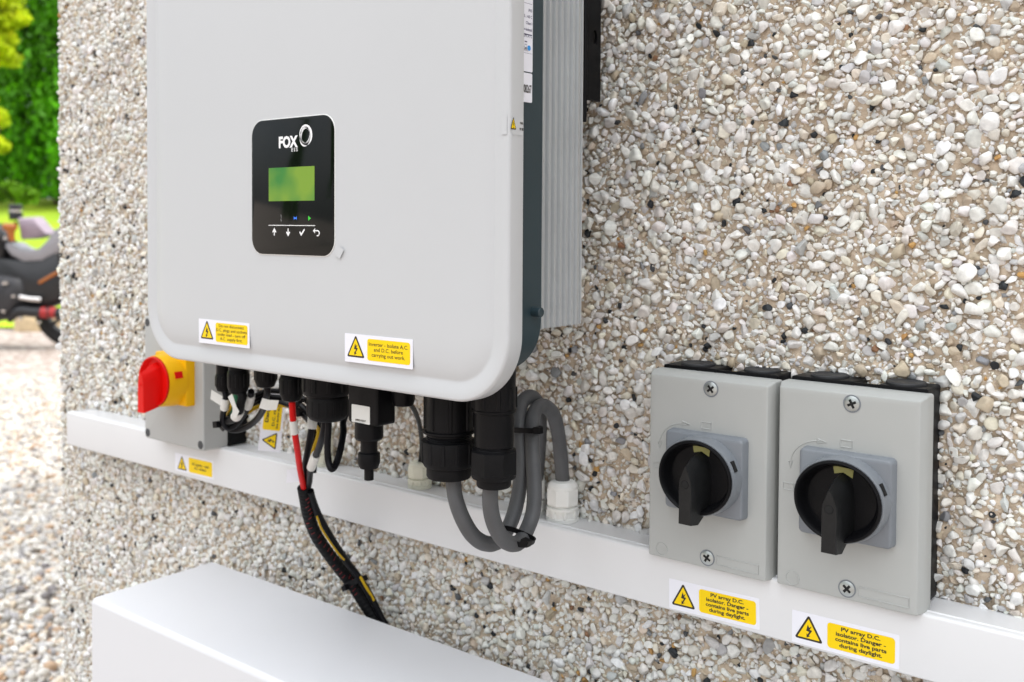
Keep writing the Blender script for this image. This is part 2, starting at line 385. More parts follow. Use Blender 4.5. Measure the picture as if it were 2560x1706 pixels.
rmp = t.nodes.new('ShaderNodeValToRGB'); rmp.color_ramp.elements[0].color = (.66, .66, .62, 1); rmp.color_ramp.elements[1].color = (.45, .37, .28, 1); rmp.color_ramp.elements[1].position = .8
t.links.new(vo.outputs['Distance'], rmp.inputs[0]); t.links.new(rmp.outputs[0], t.nodes['Principled BSDF'].inputs['Base Color'])
o = np_mesh('pebbledash_wall', parts, [mort, attr_mat('wall_pebbles', .5, .16, 260, .35, 1100), far])
tag(o, 'rough pebbledash house wall of white and grey stones in sandy mortar', 'wall')

# ------------------------------------------------------------------ text label builder
def bolt_pts(s):
    return [(-.06 * s, .42 * s), (.02 * s, .26 * s), (.17 * s, .36 * s), (.05 * s, .16 * s), (.20 * s, .13 * s), (-.01 * s, -.17 * s), (.11 * s, -.16 * s), (-.13 * s, -.30 * s), (-.14 * s, -.06 * s), (-.09 * s, -.13 * s), (.03 * s, .04 * s), (-.16 * s, .07 * s)]
def tri(s, r, n=5):
    P = []
    for k in range(3):
        a0 = pi / 2 + k * 2 * pi / 3; c = (cos(a0) * (s - 2 * r), sin(a0) * (s - 2 * r))
        for j in range(n + 1):
            a = a0 - pi / 3 + 2 * pi / 3 * j / n; P.append((c[0] + r * cos(a), c[1] + r * sin(a)))
    return P
def rr2(x0, x1, z0, z1, R, n=5): return [(p.x, p.z) for p in rrect(x0, x1, z0, z1, R, 0, n)]
def warning_label(parent, o, w, h, lines, thick=.00025, tri_c=(.17, .45), panel=(.33, .97, .12, .88), tw=None, th=None, bold=.022, tilt=0.0, card=True, ax=(1, 0, 0), az=(0, 0, 1), name='warning_label', ts=.47, border=True):
    """card, triangle sign, yellow text panel and lettering; o = bottom left corner, facing ax x az"""
    o, ax, az = Vector(o), Vector(ax), Vector(az); ax2 = ax * cos(tilt) + az * sin(tilt); az2 = az * cos(tilt) - ax * sin(tilt); ax, az = ax2, az2; nn = ax.cross(az)
    b = MB(); b.poly(rr2(0, w, 0, h, min(w, h) * .03), o + nn * thick, ax, az, thick); lab = b.build(name, M['sticker'], parent, 0)
    k = thick; c = o + ax * (w * tri_c[0]) + az * (h * (tri_c[1])) - az * 0
    b = MB(); s = h * ts
    b.mat(0).poly([(x * 1.0, y) for x, y in tri(s * 1.12, s * .10)], c + nn * (k + .00012), ax, az)
    b.mat(1).poly([(x, y) for x, y in tri(s * .86, s * .035)], c + nn * (k + .00024), ax, az)
    b.mat(0).poly([(x, y) for x, y in [(p[0] * .92 + .02 * s, p[1] * 1.0) for p in bolt_pts(s * 1.22)]], c - az * (s * .03) + nn * (k + .00036), ax, az)
    b.build('warning_triangle', [M['ink'], M['syel']], lab, 0)
    b = MB(); b.poly(rr2(w * panel[0], w * panel[1], h * panel[2], h * panel[3], h * .1), o + nn * (k + .00012), ax, az); b.build('text_panel', M['syel'], lab, 0)
    pw = w * (panel[1] - panel[0]); ph = h * (panel[3] - panel[2]); tw = tw or pw * .86; th = th or ph * .74
    b = MB(); b.text(lines, o + ax * (w * (panel[0] + panel[1]) / 2) + az * (h * (panel[2] + panel[3]) / 2) + nn * (k + .00024), ax, az, w=tw, h=th, bold=bold, line=1.0); b.build('lettering', M['ink'], lab, 0)
    return lab

# ------------------------------------------------------------------ the inverter
inv = thing('solar_inverter', 'large light grey wall mounted inverter box with black display panel', 'inverter', (-.0865, -.15, -.106))
CX0, CX1, CZ0, CZ1 = -.3112, .1390, -.1060, .413
b = MB(); L = []
R0 = .050
def cl(i, y, R=None): return rrect(CX0 + i, CX1 - i, CZ0 + i, CZ1 - i, max(R0 - i, .01) if R is None else R, y, 16)
L += [cl(.0012, -.2015), cl(.0003, -.2020), cl(0, -.2030), cl(0, -.2150)]
for k in range(1, 6):
    a = k / 5 * pi / 2; L.append(cl(.0022 * (1 - cos(a)), -.2150 - .0028 * sin(a)))
L += [cl(.006, -.2176), cl(.0115, -.2166), cl(.0136, -.2161), cl(.0148, -.2160), cl(.0160, -.2164), cl(.019, -.2173), cl(.024, -.2182), cl(.031, -.2189), cl(.040, -.2192), cl(.052, -.2193, .02)]
b.loops(L); b.build('front_cover', M['cover'], inv, 30)
b = MB(); b.rbox(-.303, .1305, -.1690, -.2022, -.088, .405, .040, .0004, 12); b.build('chassis', M['steel'], inv, 40)
# heat sink: extruded profile with grooves down its side and fins at the back
b = MB(); pts = [(-.290, -.165), (.108, -.165), (.110, -.150)]
y = -.1433; pts.append((.110, y + .0002))
for k in range(7):
    y2 = y + .0078; pts += [(.1112, y + .0008), (.1096, y2 - .0016), (.1070, y2 - .0010), (.1070, y2 - .0002)]; y = y2
pts += [(.1100, y + .0006), (.1100, -.0873), (.104, -.0873)]
x = .100
while x > -.288:
    pts += [(x, -.0873), (x, -.150), (x - .006, -.150), (x - .006, -.0873)]; x -= .0085
pts += [(-.290, -.0873)]
b.loops([[Vector((px, py, z)) for px, py in pts] for z in (-.0575, .40)], True, True); b.build('heat_sink', M['alu'], inv, 25)
b = MB(); p = Vector((0.13050, -0.17850, -0.04080)); b.lathe((p.x, p.y, p.z), [(.0036, 0), (.0036, .007), (.003, .0076), (0.0001, .0076)], 16, 'x'); b.build('side_bolt', M['steel'], inv)
b = MB(); b.lathe((-.3045, -.185, -.036), [(.005, 0), (.005, -.010), (.0001, -.010)], 16, 'x'); b.build('side_bolt', M['steel'], inv)
# display
DX0, DX1, DZ0, DZ1 = -.1436, -.0382, -.0036, .1100; YF = -.2193
b = MB(); b.rbox(DX0 - .0007, DX1 + .0007, YF + .001, YF - .0005, DZ0 - .0007, DZ1 + .0007, .0140, .0002, 8); bez = b.build('display_bezel', M['nylon'], inv)
b = MB(); b.rbox(DX0, DX1, YF + .001, YF - .0010, DZ0, DZ1, .0135, .0003, 8); disp = b.build('display_panel', M['glass'], inv)
YD = YF - .0010 - .00012
b = MB(); b.poly(rr2(-.1204, -.0616, .0413, .0693, .0004), (0, YD, 0), **FY); b.build('screen', M['lcd'], disp, 0)
b = MB()
b.text('FOX', (-0.09470, -0.22040, 0.09030), w=.0245, h=.0100, bold=.045, **FY)
b.text('ESS', (-0.08660, -0.22040, 0.08360), w=.0080, h=.0030, bold=.01, space=1.35, **FY); b.build('lettering', M['wprint'], disp, 0)
b = MB(); c0 = Vector((-0.07300, -0.22040, 0.09460))
def ring(c, rx, rz, w0, w1, rotn, ph):
    n = 40; A = []; B = []
    for k in range(n):
        a = 2 * pi * k / n; w_ = w0 + (w1 - w0) * (.5 + .5 * cos(a - ph)); ca, sa = cos(a) * rx, sin(a) * rz; cb, sb = cos(a) * (rx - w_), sin(a) * (rz - w_)
        A.append(c + Vector((ca * cos(rotn) - sa * sin(rotn), 0, ca * sin(rotn) + sa * cos(rotn)))); B.append(c + Vector((cb * cos(rotn) - sb * sin(rotn), 0, cb * sin(rotn) + sb * cos(rotn))))
    return A, B
for (dx, dz, rx, rz, w0, w1, rot_, ph) in ((.0006, .0004, .0080, .0086, .0010, .0022, .3, -.3), (-.0002, -.0012, .0066, .0080, .0010, .0030, -.35, -1.6), (0, .0003, .0060, .0068, .0004, .0010, .2, 1.5)):
    A, B = ring(c0 + Vector((dx, 0, dz)), rx, rz, w0, w1, rot_, ph); b.loops([A, B], False, False)
b.build('emblem', M['wprint'], disp, 0)
b = MB(); b.poly([(-.1207, .02065), (-.0608, .02065), (-.0608, .0212), (-.1207, .0212)], (0, YD, 0), **FY)
def icon_arrow(px, pz, s):
    b.poly([(px - .0006, pz - s * .0030), (px + .0006, pz - s * .0030), (px + .0006, pz + s * .0004), (px + .0020, pz - s * .0006), (px + .0026, pz + s * .0002), (px, pz + s * .0036), (px - .0026, pz + s * .0002), (px - .0020, pz - s * .0006), (px - .0006, pz + s * .0004)][::1 if s > 0 else -1], (0, YD, 0), **FY)
p = Vector((-0.11300, -0.22040, 0.01530)); icon_arrow(p.x, p.z, 1); p = Vector((-0.09490, -0.22040, 0.01530)); icon_arrow(p.x, p.z, -1)
p = Vector((-0.07720, -0.22040, 0.01510)); b.poly([(p.x - .0034, p.z + .0002), (p.x - .0024, p.z + .0012), (p.x - .0010, p.z - .0006), (p.x + .0028, p.z + .0032), (p.x + .0036, p.z + .0022), (p.x - .0010, p.z - .0028)][::-1], (0, YD, 0), **FY)
p = Vector((-0.05910, -0.22040, 0.01530)); b.poly([(p.x - .0044, p.z + .0014), (p.x - .0018, p.z + .0036), (p.x - .0018, p.z - .0008)][::-1], (0, YD, 0), **FY)
arc = [(p.x - .002, p.z + .0014), (p.x + .0016, p.z + .0014), (p.x + .0030, p.z + .0008), (p.x + .0036, p.z - .0006), (p.x + .0030, p.z - .0020), (p.x + .0016, p.z - .0026), (p.x + .0006, p.z - .0026)]
b.tube([(q[0], YD, q[1]) for q in arc], .0005, 6, 3)
p = Vector((-0.10400, -0.22040, 0.02690)); b.poly([(p.x - .0001, p.z - .0030), (p.x + .0001, p.z - .0030), (p.x + .0001, p.z + .0030), (p.x - .0001, p.z + .0030)], (0, YD, 0), **FY)
b.build('button_icons', M['wprint'], disp, 0)
p = Vector((-0.08570, -0.22040, 0.02700)); b = MB(); b.poly([(p.x + dx_, p.z + dz_) for dx_, dz_ in ((-.0018, -.0014), (-.0007, -.0005), (.0007, -.0005), (.0018, -.0014), (.0018, .0014), (.0007, .0005), (-.0007, .0005), (-.0018, .0014))], (0, YD, 0), **FY); b.build('indicator_lamp', M['led_b'], disp, 0, 'small blue indicator light')
p = Vector((-0.06790, -0.22040, 0.02690)); b = MB(); b.poly([(p.x - .0014, p.z - .0020), (p.x + .0018, p.z), (p.x - .0014, p.z + .0020)], (0, YD, 0), **FY); b.build('indicator_lamp', M['led_g'], disp, 0, 'small green indicator light')
# peel tab of the protective film at the panel's lower right corner
b = MB(); b.poly([(-0.03260, 0.00510), (-0.02610, 0.00200), (-0.03120, -0.00540), (-0.03790, -0.00150)][::-1], (0, YD - .0002, 0), **FY)
b.v = b.v; b.build('film_tab', M['cover'], inv, 0)
# stickers on the front
warning_label(inv, (-.2229, YF, -.0868), .0748, .0220, 'Do not disconnect\nD.C. plugs and sockets\nunder load - turn off\nA.C. supply first.', tilt=radians(.3), panel=(.345, .965, .12, .90), tw=.0445, th=.0150, bold=.004)
warning_label(inv, (-.0260, YF, -.0866), .0748, .0225, 'Inverter - Isolate A.C.\nand D.C. before\ncarrying out work.', tilt=radians(.3), panel=(.345, .965, .13, .88), tw=.0425, th=.0120, bold=.006)
# labels on the side
XS = .1310; PS = dict(ax=(0, 1, 0), az=(0, 0, 1))
lz0 = ((0.13100, -0.18250, 0.13210))[2]; lz1 = .40; ly0, ly1 = -.2015, ((0.13100, -0.18190, 0.16710))[1]
b = MB(); b.poly(rr2(ly0, ly1, lz0, lz1, .001), (XS, 0, 0), d=.0004, **PS); rl = b.build('rating_label', M['sticker'], inv, 0)
b = MB(); rows = ['400 / 230', '50 / 60 Hz', '5500 VA', '8.0 A', '0.8 lagging', '', '400 VAC', '5000 W', '5500 VA', '0.8 lagging', '', 'IP65', '-25...+60 C', 'Class I', 'Non-isolated', 'DVC A / C']
z = ((0.13100, -0.18270, 0.15760))[2]; zt = z
yc = (ly0 + ly1) / 2
for row in rows[::-1]:
    if row: b.text(row, (XS + .0001, ly1 - .0010 - .00052 * len(row), z), (0, 1, 0), (0, 0, 1), w=.00104 * len(row), h=.0022, bold=.02)
    else: b.poly([(ly0, z - .0001), (ly1 - .001, z - .0001), (ly1 - .001, z + .00015), (ly0, z + .00015)], (XS + .0001, 0, 0), **PS)
    z += .0046
for k in range(3):
    cy = ly0 + .0025 + k * .0045; cz = zt - .0075
    b.loops([[Vector((XS + .0001, cy + s_ * a_, cz + t_ * a_)) for s_, t_ in ((-1, -1), (1, -1), (1, 1), (-1, 1))] for a_ in (.0013, .0010)], False, False)
    b.poly([(cy - .0014, cz + .0028), (cy + .0014, cz + .0028), (cy + .0014, cz + .0036), (cy - .0014, cz + .0036)], (XS + .0001, 0, 0), **PS)
b.poly([(ly0, zt - .0125), (ly1 - .001, zt - .0125), (ly1 - .001, zt - .0123), (ly0, zt - .0123)], (XS + .0001, 0, 0), **PS)
p = (0.13100, -0.19010, 0.14820); b.text('5min', p, (0, 1, 0), (0, 0, 1), w=.0058, h=.0034, bold=.01)
b.poly([(ly0, lz0 + .026), (ly1 - .001, lz0 + .026), (ly1 - .001, lz0 + .0268), (ly0, lz0 + .0268)], (XS + .0001, 0, 0), **PS)
b.build('lettering', M['inkr'], rl, 0)
p = (0.13100, -0.18620, 0.14910); b = MB(); b.lathe((XS, p[1], p[2]), [(.0019, 0), (.0019, .0001)], 20, 'x'); b.build('blue_symbol', M['blue'], rl, 0)
b = MB(); zs0, zs1 = ((0.13100, -0.18220, 0.11030))[2], ((0.13100, -0.18250, 0.13120))[2]; b.poly(rr2(ly0, ly1 - .0003, zs0, zs1, .001), (XS, 0, 0), d=.0004, **PS); sl = b.build('serial_label', M['sticker'], inv, 0)
b = MB(); b.text('6208267', (0.13110, -0.18950, 0.11990), (0, 1, 0), (0, 0, 1), w=.0128, h=.0062, bold=.03); b.build('lettering', M['ink'], sl, 0)
# seal sticker folded round the cover's edge
q0, q1 = (0.13920, -0.21910, 0.09820), (0.13920, -0.20420, 0.08580)
b = MB(); b.poly(rr2(-.2150, -.2030, q1[2] - .001, q0[2], .0002), (.1393, 0, 0), d=.0002, **PS); 
b.poly(rr2(.1320, .1368, q1[2] - .001, q0[2], .0002), (0, -.2182, 0), **FY); ss = b.build('seal_label', M['cover'], inv, 0)
b = MB(); p = Vector((0.13940, -0.21480, 0.09140)); b.poly([(x * .62, y) for x, y in tri(.0060, .0007)], (.13945, p.y + .0006, p.z), **PS); b.mat(1).poly([(x * .6, y) for x, y in tri(.0044, .0004)], (.13955, p.y + .0006, p.z), **PS)
b.mat(0).text('!', (.13965, p.y + .0006, p.z), (0, 1, 0), (0, 0, 1), w=.0007, h=.0045, bold=.03); b.build('warning_triangle', [M['ink'], M['syel']], ss, 0)
b = MB(); b.text('WAR', (.13955, -.2052, p.z + .002), (0, 1, 0), (0, 0, 1), w=.0034, h=.0018, bold=.04).text('IF SE', (.13955, -.2052, p.z - .0022), (0, 1, 0), (0, 0, 1), w=.0040, h=.0018, bold=.04); b.build('lettering', M['ink'], ss, 0)
# glands and plugs under the case
YG = -.175
class MBG(MB):
    """round fittings: radii entered as silhouette widths, brought to true size here"""
    def lathe(s, c, prof, n=32, ax='z', seg=None, scale=(1, 1), ph=0.0): return MB.lathe(s, c, [(r * .80, h) for r, h in prof], n, ax, seg, scale, ph)
    def fins(s, c, r, z0, z1, n, w, d): return MB.fins(s, c, r * .80, z0, z1, n, w * .8, d)
def gl(name, x, prof, n=28, fins=None, mats='black', ph=0, y=YG, lab=None):
    b = MBG(); b.lathe((x, y, 0), prof, n, 'z', ph=ph)
    if fins: b.fins((x, y, 0), *fins)
    return b.build(name, M[mats], inv, 35, lab)
g = gl('cable_gland', .0454, [(.0237, -.095), (.0237, -.1385), (.0268, -.1388), (.0268, -.1400), (.0255, -.1408), (.0225, -.141), (.0225, -.1425), (.0218, -.143), (.0225, -.1437), (.0218, -.1444), (.0225, -.1451), (.0218, -.1458), (.0225, -.1465), (.0215, -.148), (.0215, -.150)], 40, (.0237, -.137, -.10, 8, .0022, .0012), lab='large black gland with grey cable')
b = MBG(); b.lathe((.0454, YG, 0), [(.0235, -.1462), (.0272, -.1468), (.0275, -.148), (.0272, -.163), (.0245, -.1668), (.0222, -.1675), (.0222, -.1745), (.0210, -.1762), (.012, -.1765)], 40); b.fins((.0454, YG, 0), .0268, -.163, -.1475, 12, .0030, .0010); b.build('nut', M['black_matt'], g, 35)
g = gl('cable_gland', .0912, [(.0205, -.085), (.0205, -.1165), (.0212, -.1170), (.0212, -.1186), (.0190, -.1192), (.0190, -.1445), (.0178, -.1450), (.0185, -.1457), (.0178, -.1464), (.0185, -.1471), (.0178, -.1478), (.018, -.150)], 40, (.0205, -.1155, -.100, 9, .0030, .0011), lab='long black connector beside the larger gland')
b = MBG(); b.lathe((.0912, YG, 0), [(.0195, -.1470), (.0228, -.1485), (.0228, -.1655), (.0205, -.1668)], 8, ph=.3); b.lathe((.0912, YG, 0), [(.0214, -.1640), (.0214, -.1680), (.0208, -.1690), (.0165, -.1695), (.0165, -.1745), (.0155, -.1760), (.010, -.176)], 36); b.build('nut', M['black_matt'], g, 35)
g = gl('cable_gland', -.0985, [(.0262, -.095), (.0265, -.1235), (.0250, -.1262), (.0222, -.1270), (.0222, -.1290), (.0215, -.130), (.02, -.131)], 36, (.0262, -.1225, -.10, 10, .0035, .0012), lab='stout black gland with two black cables')
b = MBG(); b.lathe((-.0975, YG, 0), [(.0222, -.1283), (.0226, -.130), (.0226, -.1435), (.0195, -.1475), (.0150, -.1492), (.008, -.1494)], 36); b.fins((-.0975, YG, 0), .0222, -.1435, -.131, 16, .0018, .0006); b.build('nut', M['black_matt'], g, 35)
def small_gland(x, r_, zb, nm='cable_gland', y=YG, up='black', lab=None):
    g = gl(nm, x, [(r_ * .92, -.092), (r_ * .92, zb + r_ * 1.9), (r_ * .8, zb + r_ * 1.75)], 24, None, up, y=y, lab=lab)
    b = MBG(); b.lathe((x, y, 0), [(r_ * .9, zb + r_ * 1.9), (r_, zb + r_ * 1.7), (r_, zb + r_ * .55), (r_ * .8, zb + r_ * .12), (r_ * .45, zb)], 24); b.fins((x, y, 0), r_ * .97, zb + r_ * .6, zb + r_ * 1.6, 8, r_ * .2, r_ * .07); b.build('nut', M['black'], g, 35)
small_gland(-.1462, .0132, -.1385, up='navy', lab='black plug with the red cable'); small_gland(-.2480, .0096, -.1405); small_gland(-.2208, .0125, -.1395, y=-.178); small_gland(-.1955, .0120, -.1300, y=-.165); small_gland(-.1795, .0125, -.1290, y=-.178)
b = MBG(); b.rbox(-.252, -.165, -.160, -.185, -.108, -.085, .003, .001); b.build('connector_block', M['black'], inv)
b = MBG(); b.rbox(-.0553, -.0197, -.1700, -.1900, -.1432, -.090, .003, .0022, 6); b.lathe((-.0100, -.170, 0), [(.0120, -.095), (.0120, -.122), (.0105, -.1262), (.008, -.127)], 24)
dg_ = b.build('data_logger', M['black'], inv, 35)
b = MBG(); b.lathe((-.0400, -.180, 0), [(.0150, -.142), (.0150, -.1555), (.0135, -.1572), (.0090, -.1575), (.0090, -.1675), (.0112, -.1685), (.0116, -.170), (.0116, -.1770), (.0095, -.1812), (.0050, -.1815), (.0050, -.1912), (.0040, -.1915)], 28); b.build('antenna_stub', M['black'], dg_, 30)
b = MB(); b.poly(rr2(-.0500, -.0283, -.1422, -.1274, .0008), (0, -.19035, 0), d=.0003, **FY); pl0 = b.build('paper_label', M['tagw'], dg_, 0)
b = MB(); b.text('60BRD102D7', (-.0391, -.1905, -.1398), w=.0125, h=.0017, bold=.03, **FY); b.build('lettering', M['ink'], pl0, 0)

# ------------------------------------------------------------------ wall bracket behind the inverter
br = thing('wall_bracket', 'black metal mounting rail on the wall behind the heat sink', 'bracket', (.07, -.02, .13))
b = MB(); x0 = .0800
hole = ((0.08000, -0.03130, 0.18640))
# side web with an oval hole, built as a ring of quads round the hole
hy, hz = -.0262, hole[2]; n = 24; inner = [(hy + .0036 * cos(2 * pi * k / n), hz + .0062 * sin(2 * pi * k / n)) for k in range(n)]
ya, yb, za, zb = -.0400, -.0170, .1310, .46
def outer_pt(k):
    a = 2 * pi * k / n; c_, s_ = cos(a), sin(a); m_ = max(abs(c_), abs(s_)); return (hy + (c_ / m_) * .0088, hz + (s_ / m_) * .0088)
outer = [outer_pt(k) for k in range(n)]
for xx in (x0, x0 - .0022):
    b.loops([[Vector((xx, p_[0], p_[1])) for p_ in inner], [Vector((xx, p_[0], p_[1])) for p_ in outer]], False, False)
b.loops([[Vector((x0, p_[0], p_[1])) for p_ in inner], [Vector((x0 - .0022, p_[0], p_[1])) for p_ in inner]], False, False)
b.box(x0 - .0022, x0, yb, hy + .0088, za, zb); b.box(x0 - .0022, x0, hy - .0088, ya, za, zb)
b.box(x0 - .0022, x0, hy + .0088, hy - .0088, za, hz - .0088); b.box(x0 - .0022, x0, hy + .0088, hy - .0088, hz + .0088, zb)
b.box(x0 - .0070, x0 - .0060, hy + .012, hy - .012, hz - .014, hz + .014); b.build('side_web', M['black_metal'], br, 30)  # last box: dark plate added behind the hole to give its shade
b = MB(); b.tube([(x0 - .001, -.0400, zb), (x0 - .001, -.0400, za + .006), (x0 - .0025, -.0395, za)], .0022, 10, 6); b.rbox(-.22, x0 - .001, -.0385, -.0415, za + .004, zb, .004, .001); b.build('front_flange', M['black_metal'], br, 30)
b = MB(); b.rbox(-.22, x0 - .0230, -.0020, -.0165, za - .006, zb, .002, .001); b.build('back_plate', M['black_metal'], br, 30)
b = MB()
for z in (.26, .38): b.box(-.20, x0 - .01, -.042, -.090, z, z + .03)
b.build('hook', M['black_metal'], br, 30)

# ------------------------------------------------------------------ DC isolators
def screw(x, z, y, r_, parent, rotn=.5):
    b = MB(); b.lathe((x, y, z), [(r_ * 1.18, 0), (r_ * 1.18, .0002), (r_ * 1.02, .0002), (r_ * 1.0, -.0005)], 24, 'y'); b.build('screw_recess_shade', M['plate'], parent)  # darker flat ring, its colour standing in for shade round the screw
    b = MB(); b.lathe((x, y, z), [(r_, -.001), (r_, .0004), (r_ * .9, .0008), (.0001, .0009)], 24, 'y')
    s = b.build('screw', M['screw'], parent)
    b = MB()
    for a in (rotn, rotn + pi / 2):
        ax = Vector((cos(a), 0, sin(a))); az = Vector((-sin(a), 0, cos(a)))
        b.poly(rr2(-r_ * .62, r_ * .62, -r_ * .17, r_ * .17, r_ * .03), (x, y - .00092 - (.00003 if a == rotn else 0), z), ax, az)
    b.build('cross_slot', M['dark'], s, 0)
def isolator(xc, zb, label, marks=True, dust=0):
    t = thing('rotary_isolator', label, 'isolator switch', (xc, 0, zb), 'grey isolator boxes with black rotary knobs')
    W2, H = .0506, .1484
    b = MB(); X0, X1, Z0, Z1 = xc - W2, xc + W2, zb, zb + H
    L = [rrect(X0 - .0032, X1 + .0032, Z0 - .0006, Z1 + .0034, .0018, -.0290), rrect(X0 - .0031, X1 + .0031, Z0 - .0006, Z1 + .0033, .0018, -.0405), rrect(X0 - .0029, X1 + .0029, Z0 - .0005, Z1 + .0031, .0018, -.0411)]
    L += [rrect(X0 - .0004, X1 + .0004, Z0, Z1 + .0004, .0012, -.0487), rrect(X0 + .0000, X1 - .0000, Z0 + .0003, Z1 - .0000, .0012, -.0491), rrect(X0 + .0007, X1 - .0007, Z0 + .0008, Z1 - .0007, .0010, -.0493), rrect(X0 + .0040, X1 - .0040, Z0 + .004, Z1 - .004, .001, -.0494)]
    b.loops(L); b.build('lid', M['lid'], t, 35)
    b = MB(); ztop = Z1 + .0062
    # base: black box with a notch in its top where the fixing screw sits
    nx0, nx1 = xc - .002, xc + .0150
    b.rbox(X0 + .0006, nx0, -.0005, -.0296, Z0 + .0006, ztop, .0015, .0005); b.rbox(nx1, X1 - .0004, -.0005, -.0296, Z0 + .0006, ztop, .0015, .0005)
    b.rbox(nx0 - .003, nx1 + .003, -.0010, -.0290, Z0 + .001, ztop - .006, .0005, .0003); b.rbox(nx0 - .002, nx1 + .002, -.0275, -.0290, ztop - .012, ztop - .0005, .0003, .0002)
    b.build('base_box', M['black'], t, 35)
    for dx in (-.0262, .0305):
        b = MB(); b.lathe((xc + dx, -.0145, ztop), [(.0142, -.001), (.0142, .0012), (.0134, .0020), (.0120, .0021), (.0110, .0017), (.0001, .0016)], 36, 'z'); b.build('knockout_cap', M['cap'], t)
    b = MB(); b.lathe((xc + .0065, -.016, ztop - .0060), [(.0050, 0), (.0050, .002), (.0030, .0035), (.0001, .0036)], 20, 'z'); b.build('fixing_screw', M['brass'], t)
    # switch plate
    px0, px1, pz0, pz1 = xc - .0316, xc + .0354, zb + .0448, zb + .1068
    b = MB(); b.loops([rrect(px0 - .0006, px1 + .0006, pz0 - .0006, pz1 + .0006, .0036, -.0490), rrect(px0, px1, pz0, pz1, .0034, -.0565), rrect(px0 + .0006, px1 - .0006, pz0 + .0006, pz1 - .0006, .003, -.0578), rrect(px0 + .0016, px1 - .0016, pz0 + .0016, pz1 - .0016, .002, -.0584)])
    b.build('switch_plate', M['plate'], t, 35)
    kx, kz = xc + .0019, zb + .0757; sc = (1.09, 1.0)
    b = MB(); prof = [(.0305, .0570), (.0303, .0640), (.0297, .0690), (.0292, .0705), (.0284, .0705), (.0282, .0575)]
    b.lathe((kx, 0, kz), prof, 56, 'y', scale=sc); col = b.build('collar', M['plate'], t, 35)
    b = MB(); a = .42; e = Vector((cos(a), 0, sin(a))); tt = Vector((-sin(a), 0, cos(a)))
    c = Vector((kx, -.0655, kz)) + Vector((e.x * .0305 * 1.09, 0, e.z * .0305))
    b.loops([[c + tt * u_ + Vector((0, w_, 0)) + e * h_ for u_, w_ in ((-.0042, -.0020), (.0042, -.0020), (.0042, .0020), (-.0042, .0020))] for h_ in (-.0012, .0003)]); b.build('padlock_slot', M['dark'], col, 0)
    b = MB(); b.lathe((kx, 0, kz), [(.0278, .0590), (.0280, .0690), (.0288, .0715), (.0283, .0726), (.0271, .0730), (.0262, .0722), (.0252, .0690), (.0240, .0640), (.0225, .0622), (.0001, .0620)], 56, 'y', scale=sc)
    knob = b.build('knob', M['black'], t, 35)
    b = MB()   # handle: wide sloped foot, narrow top that overhangs the rim at the bottom
    foot = [(0, .0185), (.0060, .0150), (.0100, .0080), (.0110, -.008), (.0100, -.0210), (.0066, -.0285), (-.0066, -.0285), (-.0078, -.0210), (-.0084, -.008), (-.0074, .008), (-.0048, .0145), (-.001, .0185)]
    mid = [(0, .0165), (.0048, .0125), (.0068, .0030), (.0070, -.008), (.0066, -.0210), (.0062, -.0345), (-.0062, -.0345), (-.0064, -.0210), (-.0066, -.008), (-.0062, .003), (-.0046, .0120), (-.001, .0165)]
    top = [(0, .0118), (.0030, .0062), (.0054, .0000), (.0058, -.008), (.0055, -.0210), (.0058, -.0325), (-.0058, -.0325), (-.0056, -.0210), (-.0058, -.008), (-.0054, .0), (-.0030, .0060), (-.0001, .0117)]
    def lp(Q, y, s_=1): return [Vector((kx + .0006 + q_[0] * s_, y, kz + q_[1])) for q_ in Q][::-1]
    b.loops([lp(foot, -.0612, .82), lp(foot, -.0640, .78), lp(mid, -.0760, .86), lp(top, -.0868, .95), lp(top, -.0874, .88)]); b.build('handle', M['handle'], knob, 30)
    b = MB(); b.lathe((kx + .0006, 0, kz - .0020), [(.0032, .08745), (.0030, .0876), (.0027, .0876)], 20, 'y'); b.mat(1).lathe((kx + .0006, 0, kz - .002), [(.0028, .0870), (.0028, .08765)], 20, 'y'); b.build('handle_hole', [M['black'], M['dark']], knob, 30)
    b = MB(); b.poly([(-.0062, .0232), (.0085, .0222), (.0078, .0160), (.0012, .0192), (-.0052, .0176)][::-1], (kx, -.0626, kz), d=-.0004, **FY); b.build('pointer', M['ygrn'], knob, 0)
    for sx, tx, w_ in ((.0128, 'O', .0016), (-.0175, 'OFF', .005)):
        b = MB(); cx_ = kx + sx; b.loops([[Vector((cx_ + a_ * .0042 * k_, -.06215, kz - .001 + c_ * .0042 * k_)) for a_, c_ in ((-1, -1), (1, -1), (1, 1), (-1, 1))] for k_ in (1, .92)], False, False)
        b.text(tx, (cx_, -.0622, kz - .002), w=w_, h=.002, **FY); b.build('moulded_mark', M['black_matt'], knob, 0)
    # moulded marks on the lid
    YL = -.0494
    def mark(name, *wires, texts=()):
        b = MB()
        for pts, cl_ in wires: b.tube([(p_[0], YL, p_[1]) for p_ in (pts + [pts[0]] if cl_ else pts)], .00055, 6, 4, smooth=not cl_)
        for tx, x_, z_, w_, h_ in texts: b.text(tx, (x_, YL - .0001, z_), w=w_, h=h_, bold=.01, **FY)
        b.build(name, M['lid'], t, 35)
    ax_, az_ = xc - .0185, zb + .1108
    mark('turning_arrow', ([(xc - .0418 + .0232 * (1 - cos(a_)) , zb + .0918 + .0200 * sin(a_)) for a_ in np.linspace(.15, pi / 2, 9)], False), ([(ax_ - .0028, az_ + .0026), (ax_ + .0040, az_ + .0006), (ax_ - .0028, az_ - .0006)], True), ([(xc - .0432, zb + .0935), (xc - .0416, zb + .0890), (xc - .0400, zb + .0945)], True))
    def rc(x0, x1, z0, z1): return ([(xc + x0, zb + z0), (xc + x1, zb + z0), (xc + x1, zb + z1), (xc + x0, zb + z1)], True)
